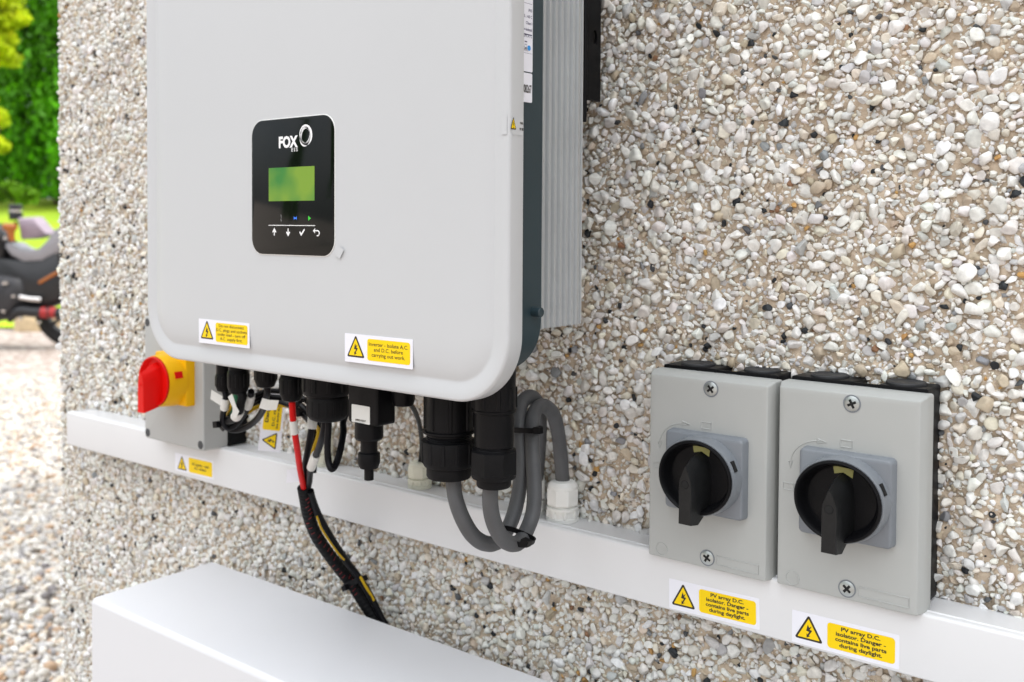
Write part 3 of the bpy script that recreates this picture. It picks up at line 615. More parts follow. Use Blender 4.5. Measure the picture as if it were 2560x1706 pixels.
    mark('on_mark', rc(-.0042, .0043, .1100, .1150), texts=(('ON', xc + .0003, zb + .1116, .0036, .0018), ('I', xc + .0003, zb + .1137, .0003, .0014)))
    mark('off_mark', rc(-.0470, -.0388, .0722, .0772), texts=(('O', xc - .0429, zb + .0760, .0012, .0013), ('OFF', xc - .0429, zb + .0737, .0040, .0015)))
    mark('blank_frame', rc(.0102, .0455, .0045, .0114))
    mark('rating_mark', ([(xc - .0391 + .0051 * cos(a_), zb + .0067 + .0051 * sin(a_)) for a_ in np.linspace(0, 2 * pi, 25)[:-1]], True), texts=(('IP66', xc - .0391, zb + .0067, .0082, .0030),))
    screw(xc + .0037, zb + .1418, -.0495, .0055, t, .55 + dust); screw(xc + .0022, zb + .0082, -.0495, .0055, t, .95 + dust)
    return t
isolator(.2037, -.2468, 'left one of the two small grey isolator boxes, nearer the inverter', dust=.1)
isolator(.3150, -.2456, 'right one of the two small grey isolator boxes, nearest the camera', dust=-.1)

# ------------------------------------------------------------------ red and yellow AC isolator
t = thing('rotary_isolator', 'larger grey isolator box with red knob on yellow plate below the inverter', 'isolator switch', (-.502, 0, -.2455))
b = MB(); b.rbox(-.5642, -.4400, -.0330, -.0660, -.2455, -.0935, .0035, .0018, 6); b.build('lid', M['aclid'], t, 35)
b = MB(); b.rbox(-.5630, -.4412, -.0005, -.0336, -.2448, -.0945, .003, .0005); b.build('base_box', M['black'], t, 35)
for sx, sz in ((-.5575, -.2385), (-.4462, -.2385), (-.5575, -.1010), (-.4462, -.1010)):
    b = MB(); b.lathe((sx, -.0660, sz), [(.0050, -.0005), (.0050, .0003), (.0044, .0004), (.0001, .0004)], 20, 'y'); s_ = b.build('screw_recess_shade', M['hole'], t)
b = MB(); b.loops([rrect(-.5225, -.4572, -.1935, -.1330, .002, -.0655), rrect(-.5225, -.4572, -.1935, -.1330, .002, -.0760), rrect(-.5215, -.4582, -.1925, -.1340, .002, -.0775)]); pl_ = b.build('switch_plate', M['yel'], t, 35)
kx, kz = -.4890, -.1637
b = MB(); b.lathe((kx, 0, kz), [(.0318, .0770), (.0312, .0860), (.0302, .0975), (.0296, .0990), (.0288, .0985), (.0286, .0800)], 48, 'y', scale=(1.06, 1)); col = b.build('collar', M['yel'], t, 35)
b = MB(); a = .30; e = Vector((cos(a), 0, sin(a))); tt = Vector((-sin(a), 0, cos(a))); c = Vector((kx, -.0872, kz)) + Vector((e.x * .0312 * 1.06, 0, e.z * .0312))
b.loops([[c + tt * u_ + Vector((0, w_, 0)) + e * h_ for u_, w_ in ((-.0040, -.0050), (.0040, -.0050), (.0040, .0050), (-.0040, .0050))] for h_ in (-.0012, .0004)]); b.build('padlock_slot', M['redk'], col, 0)
b = MB(); b.lathe((kx, 0, kz), [(.0283, .0810), (.0284, .0990), (.0292, .1005), (.0286, .1015), (.0274, .1012), (.0262, .0985), (.0250, .0960), (.0001, .0950)], 48, 'y', scale=(1.06, 1)); knob = b.build('knob', M['redk'], t, 35)
b = MB()
foot = [(0, .0225), (.0080, .0170), (.0110, .008), (.0115, -.008), (.0105, -.0200), (.0085, -.0290), (-.0085, -.0290), (-.0105, -.0200), (-.0110, -.008), (-.010, .008), (-.0070, .0170), (-.001, .0225)]
top = [(0, .0120), (.0035, .0080), (.0056, .001), (.0062, -.008), (.0060, -.0200), (.0068, -.0345), (-.0068, -.0345), (-.0062, -.0200), (-.0064, -.008), (-.0056, .001), (-.0034, .0080), (-.0001, .0119)]
def lp2(Q, y, s_=1): return [Vector((kx + q_[0] * s_, y, kz + q_[1])) for q_ in Q][::-1]
b.loops([lp2(foot, -.0950), lp2(foot, -.0975, .97), lp2(top, -.1165), lp2(top, -.1172, .92)]); b.lathe((kx, 0, kz - .002), [(.0022, .1170), (.0022, .1176), (.0015, .1176), (.0015, .1171)], 16, 'y'); b.build('handle', M['redk'], knob, 30)

# ------------------------------------------------------------------ white trunking along the wall
tr = thing('cable_trunking', 'long white plastic cable trunking running along the wall', 'trunking', (0, 0, -.2905))
TX0, TX1, TT, TBm = -.800, 1.15, -.2458, -.2908
def ext(prof, x0, x1): return [[Vector((x, p_[0], p_[1])) for p_ in prof] for x in (x0, x1)]
b = MB(); b.loops(ext([(-.001, TT - .0006), (-.0370, TT - .0006), (-.0370, TBm + .0006), (-.001, TBm + .0006)], TX0 + .0005, TX1)); b.build('trunking_base', M['pvc'], tr, 30)
prof = [(-.0346, TT - .0003), (-.0346, TT + .0012), (-.0350, TT + .0016), (-.0362, TT + .0016), (-.0370, TT + .0009), (-.0405, TT + .0009)]
for k in range(1, 6):
    a = k / 5 * pi / 2; prof.append((-.0405 - .0026 * sin(a), TT + .0009 - .0026 * (1 - cos(a))))
for k in range(0, 6):
    a = k / 5 * pi / 2; prof.append((-.0415 - .0016 * cos(a), TBm + .0012 - .0016 * sin(a)))
prof += [(-.0352, TBm - .0004), (-.0352, TBm + .0003)]
b = MB(); b.loops(ext(prof, TX0, TX1)); b.build('trunking_lid', M['pvc'], tr, 30)
b = MB(); b.box(TX0 - .0015, TX0 + .0002, -.001, -.0425, TBm + .0005, TT + .0004); b.build('end_cap', M['pvc'], tr, 0)
warning_label(tr, (.1690, -.0431, -.2892), .0788, .0243, 'PV array D.C.\nisolator. Danger -\ncontains live parts\nduring daylight.', tilt=radians(1.3), tw=.0370, th=.0158, bold=.03, tri_c=(.165, .41), panel=(.345, .965, .12, .88))
warning_label(tr, (.2738, -.0431, -.2892), .0788, .0243, 'PV array D.C.\nisolator. Danger -\ncontains live parts\nduring daylight.', tilt=radians(.5), tw=.0370, th=.0158, bold=.03, tri_c=(.165, .43), panel=(.345, .965, .12, .88))
warning_label(tr, (-.5330, -.0431, -.2865), .0800, .0225, 'AC system - main\nA.C. isolator', tilt=radians(1.0), tw=.0350, th=.0080, bold=.02, tri_c=(.185, .39), panel=(.365, .97, .10, .90))
def white_gland(x, y, r_, h, mt, parent, nut=True):
    z = TT + .0008 if y > -.035 else TT
    z = TT - .0004
    b = MB(); b.lathe((x, y, z), [(r_, 0), (r_ * 1.0, .003), (r_ * .9, .0036), (r_ * .9, h * .27), (r_ * .98, h * .27), (r_ * .98, h * .34), (r_ * .80, h * .36), (r_ * .80, h * .42)], 24, 'z')
    b.fins((x, y, z), r_ * .9, .0036, h * .27, 8, r_ * .16, r_ * .09); g = b.build('cable_gland', M[mt], parent, 30)
    b = MB(); b.lathe((x, y, z), [(r_ * .90, h * .38), (r_ * 1.0, h * .42), (r_ * 1.0, h * .80)], 8, 'z', ph=.2); b.lathe((x, y, z), [(r_ * .93, h * .76), (r_ * .90, h * .88), (r_ * .74, h * .97), (r_ * .5, h)], 28, 'z'); b.build('nut', M[mt], g, 30)
white_gland(.0425, -.0170, .0150, .0365, 'nylon', tr); white_gland(-.1370, -.0175, .0122, .0270, 'cream', tr); white_gland(-.2840, -.0175, .0105, .0370, 'cream', tr); white_gland(.0050, -.0170, .0150, .0365, 'nylon', tr)

# ------------------------------------------------------------------ battery cabinet
bt = thing('battery_cabinet', 'large plain white battery cabinet standing below the white trunking', 'battery', (.2, -.125, -.97))
b = MB(); prf = []; e = .006; y0, y1, z0, z1 = -.0490, -.2010, -.96, -.3822
prf = [(y0, z0), (y0, z1)] + [(y1 + e - e * sin(k / 6 * pi / 2), z1 - e + e * cos(k / 6 * pi / 2)) for k in range(7)] + [(y1, z0)]
def inset(d): return [(p_[0] + (d if p_[0] < -.12 else -d * .3), p_[1] - (d if p_[1] > -.6 else -d)) for p_ in prf]
b.loops([[Vector((-.4490 + x_, p_[0], p_[1])) for p_ in inset(d_)] for x_, d_ in ((.0, .0015), (.0005, .0006), (.0015, 0))] + [[Vector((1.05, p_[0], p_[1])) for p_ in prf]]); b.build('cabinet', M['batt'], bt, 30)
b = MB(); b.box(-.43, 1.03, -.06, -.19, -.972, -.958); b.build('plinth', M['black_metal'], bt, 30)

# ------------------------------------------------------------------ cables
def cable(name, label, pts, r_, mt, cat='cable', group=None, n=14, flat=1.0, per=10):
    t = thing(name, label, cat, Vector(pts[0]), group)
    b = MB(); b.tube(pts, r_, n, per, flat=flat); b.build('jacket', M[mt], t, 40); PATH[t.name] = catmull(pts, per); return t
PATH = {}
def sleeve(parent, p0, p1, r_, mt='tagw', name='cable_marker', pm=None):
    Q = PATH[parent.name]; i = min(range(len(Q)), key=lambda k: (Q[k] - Vector(p0)).length); j = min(range(len(Q)), key=lambda k: (Q[k] - Vector(p1)).length)
    i, j = min(i, j), max(i, j); b = MB(); b.tube(Q[i:max(j, i + 1) + 1], r_, 16, smooth=False); b.build(name, M[mt], parent, 40)
GC = 'heavy grey cables looping below the inverter'
cable('grey_cable', 'grey cable from the fatter black gland, looping up and down to the white gland', [(.0495, -.175, -.165), (0.05060, -0.17500, -0.18360), (0.05320, -0.17400, -0.19650), (0.05720, -0.17000, -0.21070), (0.06050, -0.16200, -0.22360), (0.06130, -0.14800, -0.23250), (0.05850, -0.13000, -0.23590), (0.05880, -0.11800, -0.22860), (0.05810, -0.10800, -0.21720), (0.05710, -0.10000, -0.19970), (0.05510, -0.09500, -0.17940), (0.04920, -0.09000, -0.15720), (0.04230, -0.08200, -0.14180), (0.03810, -0.07200, -0.13150), (0.03650, -0.05800, -0.12900), (0.03220, -0.04200, -0.13840), (0.02580, -0.03000, -0.15830), (0.01890, -0.02200, -0.18410), (0.01170, -0.01700, -0.21590), (.0050, -.017, -.215)], lambda s_: .0060 + .0006 * min(1, s_ * 3), 'grey_cable', group=GC, flat=.95)
cable('grey_cable', 'grey cable from the slimmer black gland, arching over into the right white gland', [(.0885, -.175, -.165), (0.08820, -0.17500, -0.17730), (0.08690, -0.17400, -0.18850), (0.08600, -0.17000, -0.20230), (0.08590, -0.16200, -0.21610), (0.08580, -0.15000, -0.22650), (0.08410, -0.13400, -0.23020), (0.08000, -0.11800, -0.22350), (0.07810, -0.10800, -0.21140), (0.07300, -0.10000, -0.19490), (0.06690, -0.09400, -0.17560), (0.06110, -0.08800, -0.15590), (0.05400, -0.07800, -0.14310), (0.04900, -0.06600, -0.13710), (0.04610, -0.05200, -0.13660), (0.04570, -0.03800, -0.14540), (0.04450, -0.02800, -0.16320), (0.04220, -0.02000, -0.18810), (.0425, -.0170, -.212)], lambda s_: .0060 + .0006 * min(1, s_ * 3), 'grey_cable', group=GC, flat=.95)
def tie(label, c, ax, w, hgt, thick=.0022, head=None):
    """nylon tie: flattened loop round a bundle; ax = direction across the bundle, hgt = how deep"""
    c, ax = Vector(c), Vector(ax).normalized(); dz = Vector((0, 1, 0)); up = ax.cross(dz).normalized()
    t = thing('cable_tie', label, 'cable tie', c, 'black cable ties')
    n = 28; L = []
    for k in range(n):
        a = 2 * pi * k / n; ca, sa = cos(a), sin(a); e_ = .55
        d_ = ax * (abs(ca) ** e_ * (1 if ca > 0 else -1) * w) + dz * (abs(sa) ** e_ * (1 if sa > 0 else -1) * hgt); dn = d_.normalized()
        L.append([c + d_ + up * thick, c + d_ - up * thick, c + d_ - up * thick + dn * .0011, c + d_ + up * thick + dn * .0011])
    b = MB(); b.loops(L + [L[0]], False, False); b.build('strap', M['black'], t, 50)
    if head is not None:
        h_ = Vector(head); b = MB(); s_ = .0031
        b.loops([[h_ + ax * (x_ * s_) + up * (y_ * s_ * .9) + dz * z_ for x_, y_ in ((-1, -1), (1, -1), (1, 1), (-1, 1))] for z_ in (-.0028, .0028)]); b.build('tie_head', M['black'], t, 0)
    return t
tie('black tie holding the two grey cables together near their top', (0.05580, -0.08900, -0.15020), Vector((0.06920, -0.08900, -0.14910)) - Vector((0.04230, -0.08900, -0.15140)), .0130, .0070, .0022, Vector((0.07500, -0.09800, -0.14730)))
tie('black tie at the bottom of the grey loops, its square head sticking out', (0.08360, -0.14000, -0.22430), Vector((0.08870, -0.13000, -0.23030)) - Vector((0.07050, -0.14000, -0.22280)), .0135, .0100, .0020, Vector((0.10000, -0.14600, -0.22430)))
cable('thin_black_cable', 'thin black cable curving from behind the data logger into a cream gland', [(-.012, -.165, -.118), (-0.02630, -0.15000, -0.12650), (-0.04580, -0.12000, -0.14180), (-0.07280, -0.08500, -0.16340), (-0.10360, -0.05000, -0.18850), (-0.12510, -0.02800, -0.20800), (-.1370, -.0175, -.222)], .0022, 'black_cable')
BK = 'black cables under the inverter'
c = cable('black_cable', 'black cable hanging in a narrow U below the stout gland', [(-.094, -.178, -.143), (-0.09530, -0.17600, -0.15250), (-0.09640, -0.17600, -0.16910), (-0.09580, -0.17600, -0.18320), (-0.09140, -0.17600, -0.19080), (-0.09270, -0.17000, -0.18860), (-0.09610, -0.16200, -0.17890), (-0.10280, -0.15200, -0.16470), (-0.10720, -0.14500, -0.14940), (-.070, -.145, -.105)], .0030, 'black_cable', group=BK)
c = cable('black_cable', 'black cable slanting down left from the stout gland with a white marker low on it', [(-.101, -.176, -.143), (-0.10030, -0.17600, -0.15310), (-0.10770, -0.17200, -0.16530), (-0.12510, -0.16200, -0.18160), (-0.13910, -0.15400, -0.19200), (-0.15210, -0.14600, -0.20170), (-0.16700, -0.13600, -0.21320), (-0.18010, -0.12600, -0.22540), (-0.19150, -0.11800, -0.23550)], .0032, 'black_cable', group=BK)
sleeve(c, (-0.13350, -0.15700, -0.18910), (-0.15750, -0.14300, -0.20570), .0043)
c = cable('black_cable', 'straight black cable with a white marker right beside the stout gland', [(-0.17660, -0.12000, -0.15490), (-0.17190, -0.12800, -0.15980), (-0.16630, -0.13400, -0.16630), (-0.16580, -0.13600, -0.17490), (-0.17240, -0.13400, -0.19240), (-0.18330, -0.12800, -0.20980), (-0.19350, -0.12000, -0.22540), (-0.19940, -0.11400, -0.23760)], .0032, 'black_cable', group=BK)
sleeve(c, (-0.16910, -0.13100, -0.16020), (-0.16320, -0.13700, -0.17150), .0046)
c = cable('red_cable', 'bright red cable with a white marker running down over the trunking', [(-.1462, -.175, -.134), (-0.14560, -0.17500, -0.13900), (-0.14720, -0.17300, -0.15030), (-0.14940, -0.17000, -0.16190), (-0.15210, -0.16600, -0.17220), (-0.16090, -0.15600, -0.18930), (-0.17460, -0.14200, -0.21000), (-0.18920, -0.12600, -0.23100), (-0.19400, -0.12100, -0.23620)], .0030, 'red')
sleeve(c, (-0.14890, -0.17150, -0.15540), (-0.15140, -0.16750, -0.16840), .0037)
c = cable('yellow_cable', 'thin yellow cable running through the black bundle and bending down', [(-0.27020, -0.15000, -0.17710), (-0.27100, -0.14000, -0.17240), (-0.27240, -0.12800, -0.16970), (-0.27600, -0.11200, -0.16690), (-0.27300, -0.09500, -0.16830), (-0.25960, -0.08800, -0.16730), (-0.23950, -0.09000, -0.16990), (-0.21770, -0.09600, -0.17640), (-0.19910, -0.10400, -0.17750), (-0.18280, -0.11200, -0.17920), (-0.18000, -0.11600, -0.18650), (-0.18270, -0.11800, -0.19660), (-0.18580, -0.11800, -0.20780), (-0.18940, -0.11600, -0.21880), (-0.19670, -0.11200, -0.23590)], .0021, 'ycable')
c = cable('black_cable', 'black cable with a flag marker looping up from the leftmost gland', [(-.2480, -.175, -.137), (-0.24450, -0.17500, -0.14390), (-0.24540, -0.17500, -0.15060), (-0.25010, -0.17300, -0.15790), (-0.25660, -0.17000, -0.16680), (-0.26040, -0.16600, -0.17510), (-0.26100, -0.16000, -0.17920), (-0.25600, -0.15500, -0.17620), (-0.24520, -0.15500, -0.16710), (-0.23050, -0.16000, -0.15520), (-0.21810, -0.16600, -0.14430), (-0.21190, -0.17000, -0.13670)], .0031, 'black_cable', group=BK)
sleeve(c, (-0.24480, -0.17500, -0.14720), (-0.24990, -0.17300, -0.15740), .0041); sleeve(c, (-0.21580, -0.16800, -0.14090), (-0.23000, -0.16000, -0.15490), .0042)
b = MB(); b.sheet([(-0.26050, -0.18000, -0.13900), (-0.24490, -0.17700, -0.14480), (-0.24760, -0.17700, -0.15440), (-0.26190, -0.18000, -0.14850)]); b.build('marker_flag', M['tagw'], c, 0)
c = cable('black_cable', 'sleeved black cable with a folded white tag below the second gland', [(-.2208, -.178, -.134), (-0.21450, -0.17800, -0.14020), (-0.21670, -0.17800, -0.14690), (-0.22200, -0.17600, -0.15530), (-0.23270, -0.17200, -0.16310), (-0.24990, -0.16600, -0.16960), (-0.26830, -0.16000, -0.17200)], .0042, 'black_matt', group=BK)
sleeve(c, (-0.22290, -0.17600, -0.15590), (-0.23270, -0.17300, -0.16350), .0052)
b = MB(); b.sheet([(-0.22840, -0.18400, -0.14210), (-0.22190, -0.18400, -0.13810), (-0.21540, -0.18400, -0.14960), (-0.21250, -0.18300, -0.15420), (-0.22040, -0.18100, -0.16210), (-0.22430, -0.18200, -0.16000), (-0.22100, -0.18400, -0.15140)]); b.build('marker_flag', M['tagw'], c, 0)
c = cable('black_cable', 'black cable with a wide white flag in front of the yellow danger tag', [(-.1815, -.178, -.125), (-0.17980, -0.17600, -0.13040), (-0.18610, -0.17200, -0.13790), (-0.19720, -0.16500, -0.14640), (-0.21360, -0.15500, -0.15720), (-0.23500, -0.14600, -0.16990), (-0.25370, -0.14200, -0.17960), (-0.26830, -0.14200, -0.18490), (-0.27580, -0.14600, -0.18520), (-0.27860, -0.15200, -0.18130)], .0033, 'black_cable', group=BK)
b = MB(); b.sheet([(-0.18410, -0.17800, -0.13900), (-0.17220, -0.17900, -0.13930), (-0.16030, -0.17800, -0.13840), (-0.16630, -0.17600, -0.14810), (-0.17710, -0.17800, -0.14960), (-0.19040, -0.17700, -0.14900)]); b.build('marker_flag', M['tagw'], c, 0)
c = cable('earth_cable', 'green and yellow earth cable between the left glands', [(-.2300, -.174, -.125), (-0.23180, -0.17200, -0.14180), (-0.23450, -0.17000, -0.14890), (-0.24230, -0.16600, -0.15690), (-0.25500, -0.16000, -0.16480), (-0.26560, -0.15400, -0.17250)], .0034, 'green')
b = MB(); b.tube([Vector(p_) + Vector((-.0018, -.0024, 0)) for p_ in ((-0.23270, -0.17200, -0.14080), (-0.23610, -0.17000, -0.14910), (-0.24450, -0.16600, -0.15720), (-0.25680, -0.16000, -0.16500), (-0.26720, -0.15400, -0.17270))], .0016, 8); b.build('stripe', M['ycable'], c)
for k, (dy, dz_) in enumerate(((0, 0), (.005, .0055), (-.004, -.0045))):
    cable('black_cable', ('middle', 'uppermost', 'lowest')[k] + ' of the three parallel black cables arching behind the red cable', [Vector(p_) + Vector((0, dy, dz_)) for p_ in ((-0.28140, -0.15000, -0.18020), (-0.28030, -0.14000, -0.17360), (-0.28170, -0.12800, -0.16620), (-0.28530, -0.11200, -0.16180), (-0.28740, -0.09600, -0.16000), (-0.26610, -0.08500, -0.16080), (-0.24430, -0.08600, -0.16400), (-0.22240, -0.09200, -0.16850), (-0.20130, -0.10000, -0.17420), (-0.19040, -0.10600, -0.18120), (-0.19210, -0.11000, -0.19510), (-0.19650, -0.11000, -0.21260), (-0.19840, -0.11000, -0.22980))], .0029, 'black_cable', group='parallel black cables behind the red cable')
tie('black tie on the leftmost loop, its head pointing at the grey isolator box', (-0.27110, -0.16000, -0.17740), (1, 0, .15), .0060, .0080, .0022, Vector((-0.26330, -0.17200, -0.17430)))
tie('black tie round the arching bundle right of the red cable', (-0.23720, -0.08800, -0.16640), (.5, 0, .8), .0090, .0080, .0022, Vector((-0.22740, -0.10000, -0.16880)))
# loom running down behind the battery
c = thing('cable_loom', 'black wrapped cable loom running from the red cable down behind the cabinet', 'cable', Vector((-0.19760, -0.11800, -0.24510)))
LP = [(-0.19410, -0.12200, -0.23510), (-0.19770, -0.11600, -0.24930), (-0.20520, -0.10600, -0.26810), (-0.21240, -0.09000, -0.29330), (-0.21680, -0.07000, -0.31820), (-0.21740, -0.05200, -0.34040), (-0.21290, -0.04000, -0.35760), (-0.20480, -0.03200, -0.37570), (-0.19350, -0.02700, -0.39210), (-0.18400, -0.02500, -0.40250), (-0.17540, -0.02500, -0.41650)]
b = MB(); b.tube(LP, lambda s_: .0058 + .0014 * s_ + .0002 * sin(s_ * 260), 18, 24); b.build('wrap', M['black_matt'], c, 40)
P_ = catmull(LP, 12)
b = MB(); rn = random.Random(4)
for k in range(8, 78, 3):
    p_ = P_[k]; T_ = (P_[k + 1] - P_[k]).normalized(); s_ = k / (len(P_) - 1); rr_ = .0058 + .0014 * s_ + .0002
    view = (Vector((0.575, -.762, .02)) - p_).normalized(); N_ = (view - T_ * view.dot(T_)).normalized(); B_ = T_.cross(N_)
    a0 = rn.uniform(-.9, .3)
    b.tube([p_ + (N_ * cos(a_) + B_ * sin(a_)) * rr_ + T_ * (.002 * (a_ - a0)) for a_ in (a0, a0 + .2, a0 + .4, a0 + .6)], .00030, 5, 2)
b.build('wrap_slit', mat('dark_red_core', (.22, .012, .015), .5), c, 40)
def offs(pts, v_): return [Vector(p_) + Vector(v_) for p_ in pts]
b = MB(); b.tube([(-0.18810, -0.11800, -0.23840), (-0.19170, -0.11200, -0.24910), (-0.19590, -0.10000, -0.26900), (-0.19960, -0.08000, -0.29770), (-0.20320, -0.05600, -0.32820), (-0.19900, -0.04200, -0.34850), (-0.19110, -0.03300, -0.36940), (-0.18200, -0.02700, -0.39060), (-0.17260, -0.02500, -0.40230)], .0036, 14, 10); b.build('inner_cable', M['black_cable'], c, 40)
b = MB(); b.tube([(-0.19000, -0.10800, -0.26610), (-0.19180, -0.10100, -0.27950), (-0.19430, -0.08800, -0.29660), (-0.19560, -0.07500, -0.31250), (-0.19700, -0.06600, -0.32160)], .0010, 8, 8); b.build('inner_cable', M['ycable'], c, 40, 'yellow cable showing through'); b = MB(); b.tube([(-0.19680, -0.04400, -0.34470), (-0.19240, -0.04000, -0.35560), (-0.19000, -0.03500, -0.36520), (-0.18730, -0.03300, -0.37120)], .0014, 8, 8); b.build('inner_cable', M['ycable'], c, 40, 'yellow cable showing through')
tie('black tie near the lower end of the wrapped loom', (-0.20800, -0.04000, -0.35440), (.8, 0, .45), .0120, .0095, .0028, Vector((-0.21050, -0.05200, -0.35770)))
# hanging danger tag
tg = thing('danger_tag', 'white hanging tag with yellow danger panel behind the red cable', 'tag', Vector((-0.30990, -0.06600, -0.16080)))
q = [Vector((-0.32460, -0.06600, -0.16240)), Vector((-0.30780, -0.05260, -0.16320)), Vector((-0.31040, -0.05700, -0.23000)), Vector((-0.33020, -0.07270, -0.22640))]
TL, TR_, BR_, BL_ = q; az = (TL + TR_ - BL_ - BR_).normalized(); ax_m = (BR_ - BL_).normalized(); ax_m = (ax_m - az * ax_m.dot(az)).normalized(); o_ = (BL_ + BR_) / 2
hh = ((TL + TR_) / 2 - o_).length; ww = .0245; nn = ax_m.cross(az)
b = MB(); b.poly([(-ww / 2, 0), (ww / 2, 0), (ww / 2 * .98, hh * .9), (ww / 2 * .8, hh), (-ww / 2 * .8, hh), (-ww / 2 * .98, hh * .9)], o_, ax_m, az, .0004); b.build('card', M['sticker'], tg, 0)
b = MB(); b.poly(rr2(-ww * .40, ww * .40, hh * .36, hh * .93, .0015), o_ + nn * .0002, ax_m, az); b.build('text_panel', M['syel'], tg, 0)
b = MB(); b.text('Danger', o_ + nn * .0004 + ax_m * (-ww * .22) + az * (hh * .66), az, -ax_m, w=.0230, h=.0050, bold=.03)
b.text('D.C. cables', o_ + nn * .0004 + ax_m * (ww * .06) + az * (hh * .64), az, -ax_m, w=.0270, h=.0030, bold=.02); b.text('live during daylight', o_ + nn * .0004 + ax_m * (ww * .25) + az * (hh * .64), az, -ax_m, w=.0320, h=.0034, bold=.02); b.build('lettering', M['ink'], tg, 0)
b = MB(); cc = o_ + az * (hh * .185); s_ = .0100
b.poly(tri(s_ * 1.12, s_ * .1), cc + nn * .0002 + ax_m * .0015, az, -ax_m); b.mat(1).poly(tri(s_ * .86, s_ * .04), cc + nn * .0003 + ax_m * .0015, az, -ax_m); b.mat(0).poly([(p_[0], p_[1]) for p_ in bolt_pts(s_ * 1.2)], cc + nn * .0004 + ax_m * .0015, az, -ax_m)
b.build('warning_triangle', [M['ink'], M['syel']], tg, 0)
b = MB(); b.sheet([(-0.22340, -0.11800, -0.22290), (-0.21040, -0.11400, -0.21920), (-0.20200, -0.11000, -0.22120), (-0.20290, -0.11000, -0.23050), (-0.21040, -0.11400, -0.23370), (-0.22440, -0.11800, -0.23670)])
o = b.build('paper_tag', M['sticker'], None, 0); tag(o, 'small blank white paper tag folded round the black cable beside the red one', 'tag')

# ------------------------------------------------------------------ ground, garden
GZ = -.97
gm = mat('gravel_bed', (.62, .55, .46), .9, noise=.35, nscale=30, bump=1.0, bscale=60, col2=(.40, .34, .28))
t = gm.node_tree; vo = t.nodes.new('ShaderNodeTexVoronoi'); vo.inputs['Scale'].default_value = 26; tcc = t.nodes.new('ShaderNodeTexCoord'); t.links.new(tcc.outputs['Object'], vo.inputs['Vector'])
mxx = t.nodes.new('ShaderNodeMix'); mxx.data_type = 'RGBA'; mxx.inputs[7].default_value = (.52, .46, .42, 1); mxx.inputs[6].default_value = (.24, .18, .145, 1)
sep = t.nodes.new('ShaderNodeSeparateColor'); t.links.new(vo.outputs['Color'], sep.inputs[0]); t.links.new(sep.outputs[0], mxx.inputs[0]); t.links.new(mxx.outputs[2], t.nodes['Principled BSDF'].inputs['Base Color'])
b = MB(); b.add([(-300, -300, GZ), (300, -300, GZ), (300, 300, GZ), (-300, 300, GZ)], [(0, 1, 2, 3)]); o = b.build('ground', gm, None, 0); tag(o, kind='structure')
# loose gravel stones on the drive
G0 = Vector((-7.39, 3.12, 0)); GX = Vector((.782, .6232, 0)); GYV = Vector((-.6229, .7818, 0))
def gp(x, d, z): return G0 + GX * x + GYV * (d - 8) + Vector((0, 0, z))
rg = np.random.default_rng(5); n = 42000; dd = rg.uniform(0, 1, n) ** .8 * 5.2 + 1.2; uu = rg.uniform(-.62, -.40, n)
# wedge of drive beyond the house corner, denser where it is near
cx_, cy_ = .575, -.762
gx = cx_ + dd * (-.6229 + .782 * uu); gy = cy_ + dd * (.7818 + .6232 * uu); rr = np.clip(rg.lognormal(np.log(.0095), .32, n), .005, .020)
ok = (gx < XW0 - .01) | (gy < -.02); gx, gy, rr = gx[ok], gy[ok], rr[ok]
GP = [((.70, .66, .60), 45), ((.62, .60, .58), 20), ((.66, .56, .44), 16), ((.52, .36, .24), 8), ((.42, .40, .40), 8), ((.22, .20, .20), 3)]
def gcols(k):
    p = np.array([w for _, w in GP], float); p /= p.sum(); c = np.array([c for c, _ in GP])[rg.choice(len(GP), k, p=p)]; return np.clip(c * rg.normal(1, .12, (k, 1)), .02, .85)
prot = stone_protos(1, 60, rg, cull=-.5, flat=(.5, .9))
v, f, c = stones_mesh(np.c_[gx, gy, np.full(len(gx), GZ), rr], prot, ((1, 0, 0), (0, 1, 0), (0, 0, 1)), rg, gcols, (.2, 1.1))
o = np_mesh('gravel', [(v, f, c, 0)], [attr_mat('gravel_stones', .65, .15, 60, .3, 300)]); tag(o, kind='stuff', label='pale loose gravel covering the drive beyond the house corner', cat='gravel')
# lawn bank
b = MB(); L = []
for d_, z_ in ((9.32, GZ + .02), (9.6, GZ + .10), (11.5, -.40), (13.5, .02), (15.5, .36), (19, .45), (60, .5)):
    L.append([gp(x_, d_, z_) for x_ in np.linspace(-22, 30, 40)])
b.loops(L, False, False, closed=False)
lawn = mat('sunlit_lawn', (.36, .50, .010), .9, noise=.4, nscale=1.5, bump=1, bscale=80, col2=(.24, .38, .008)); o = b.build('lawn', lawn, None, 60); tag(o, kind='structure')
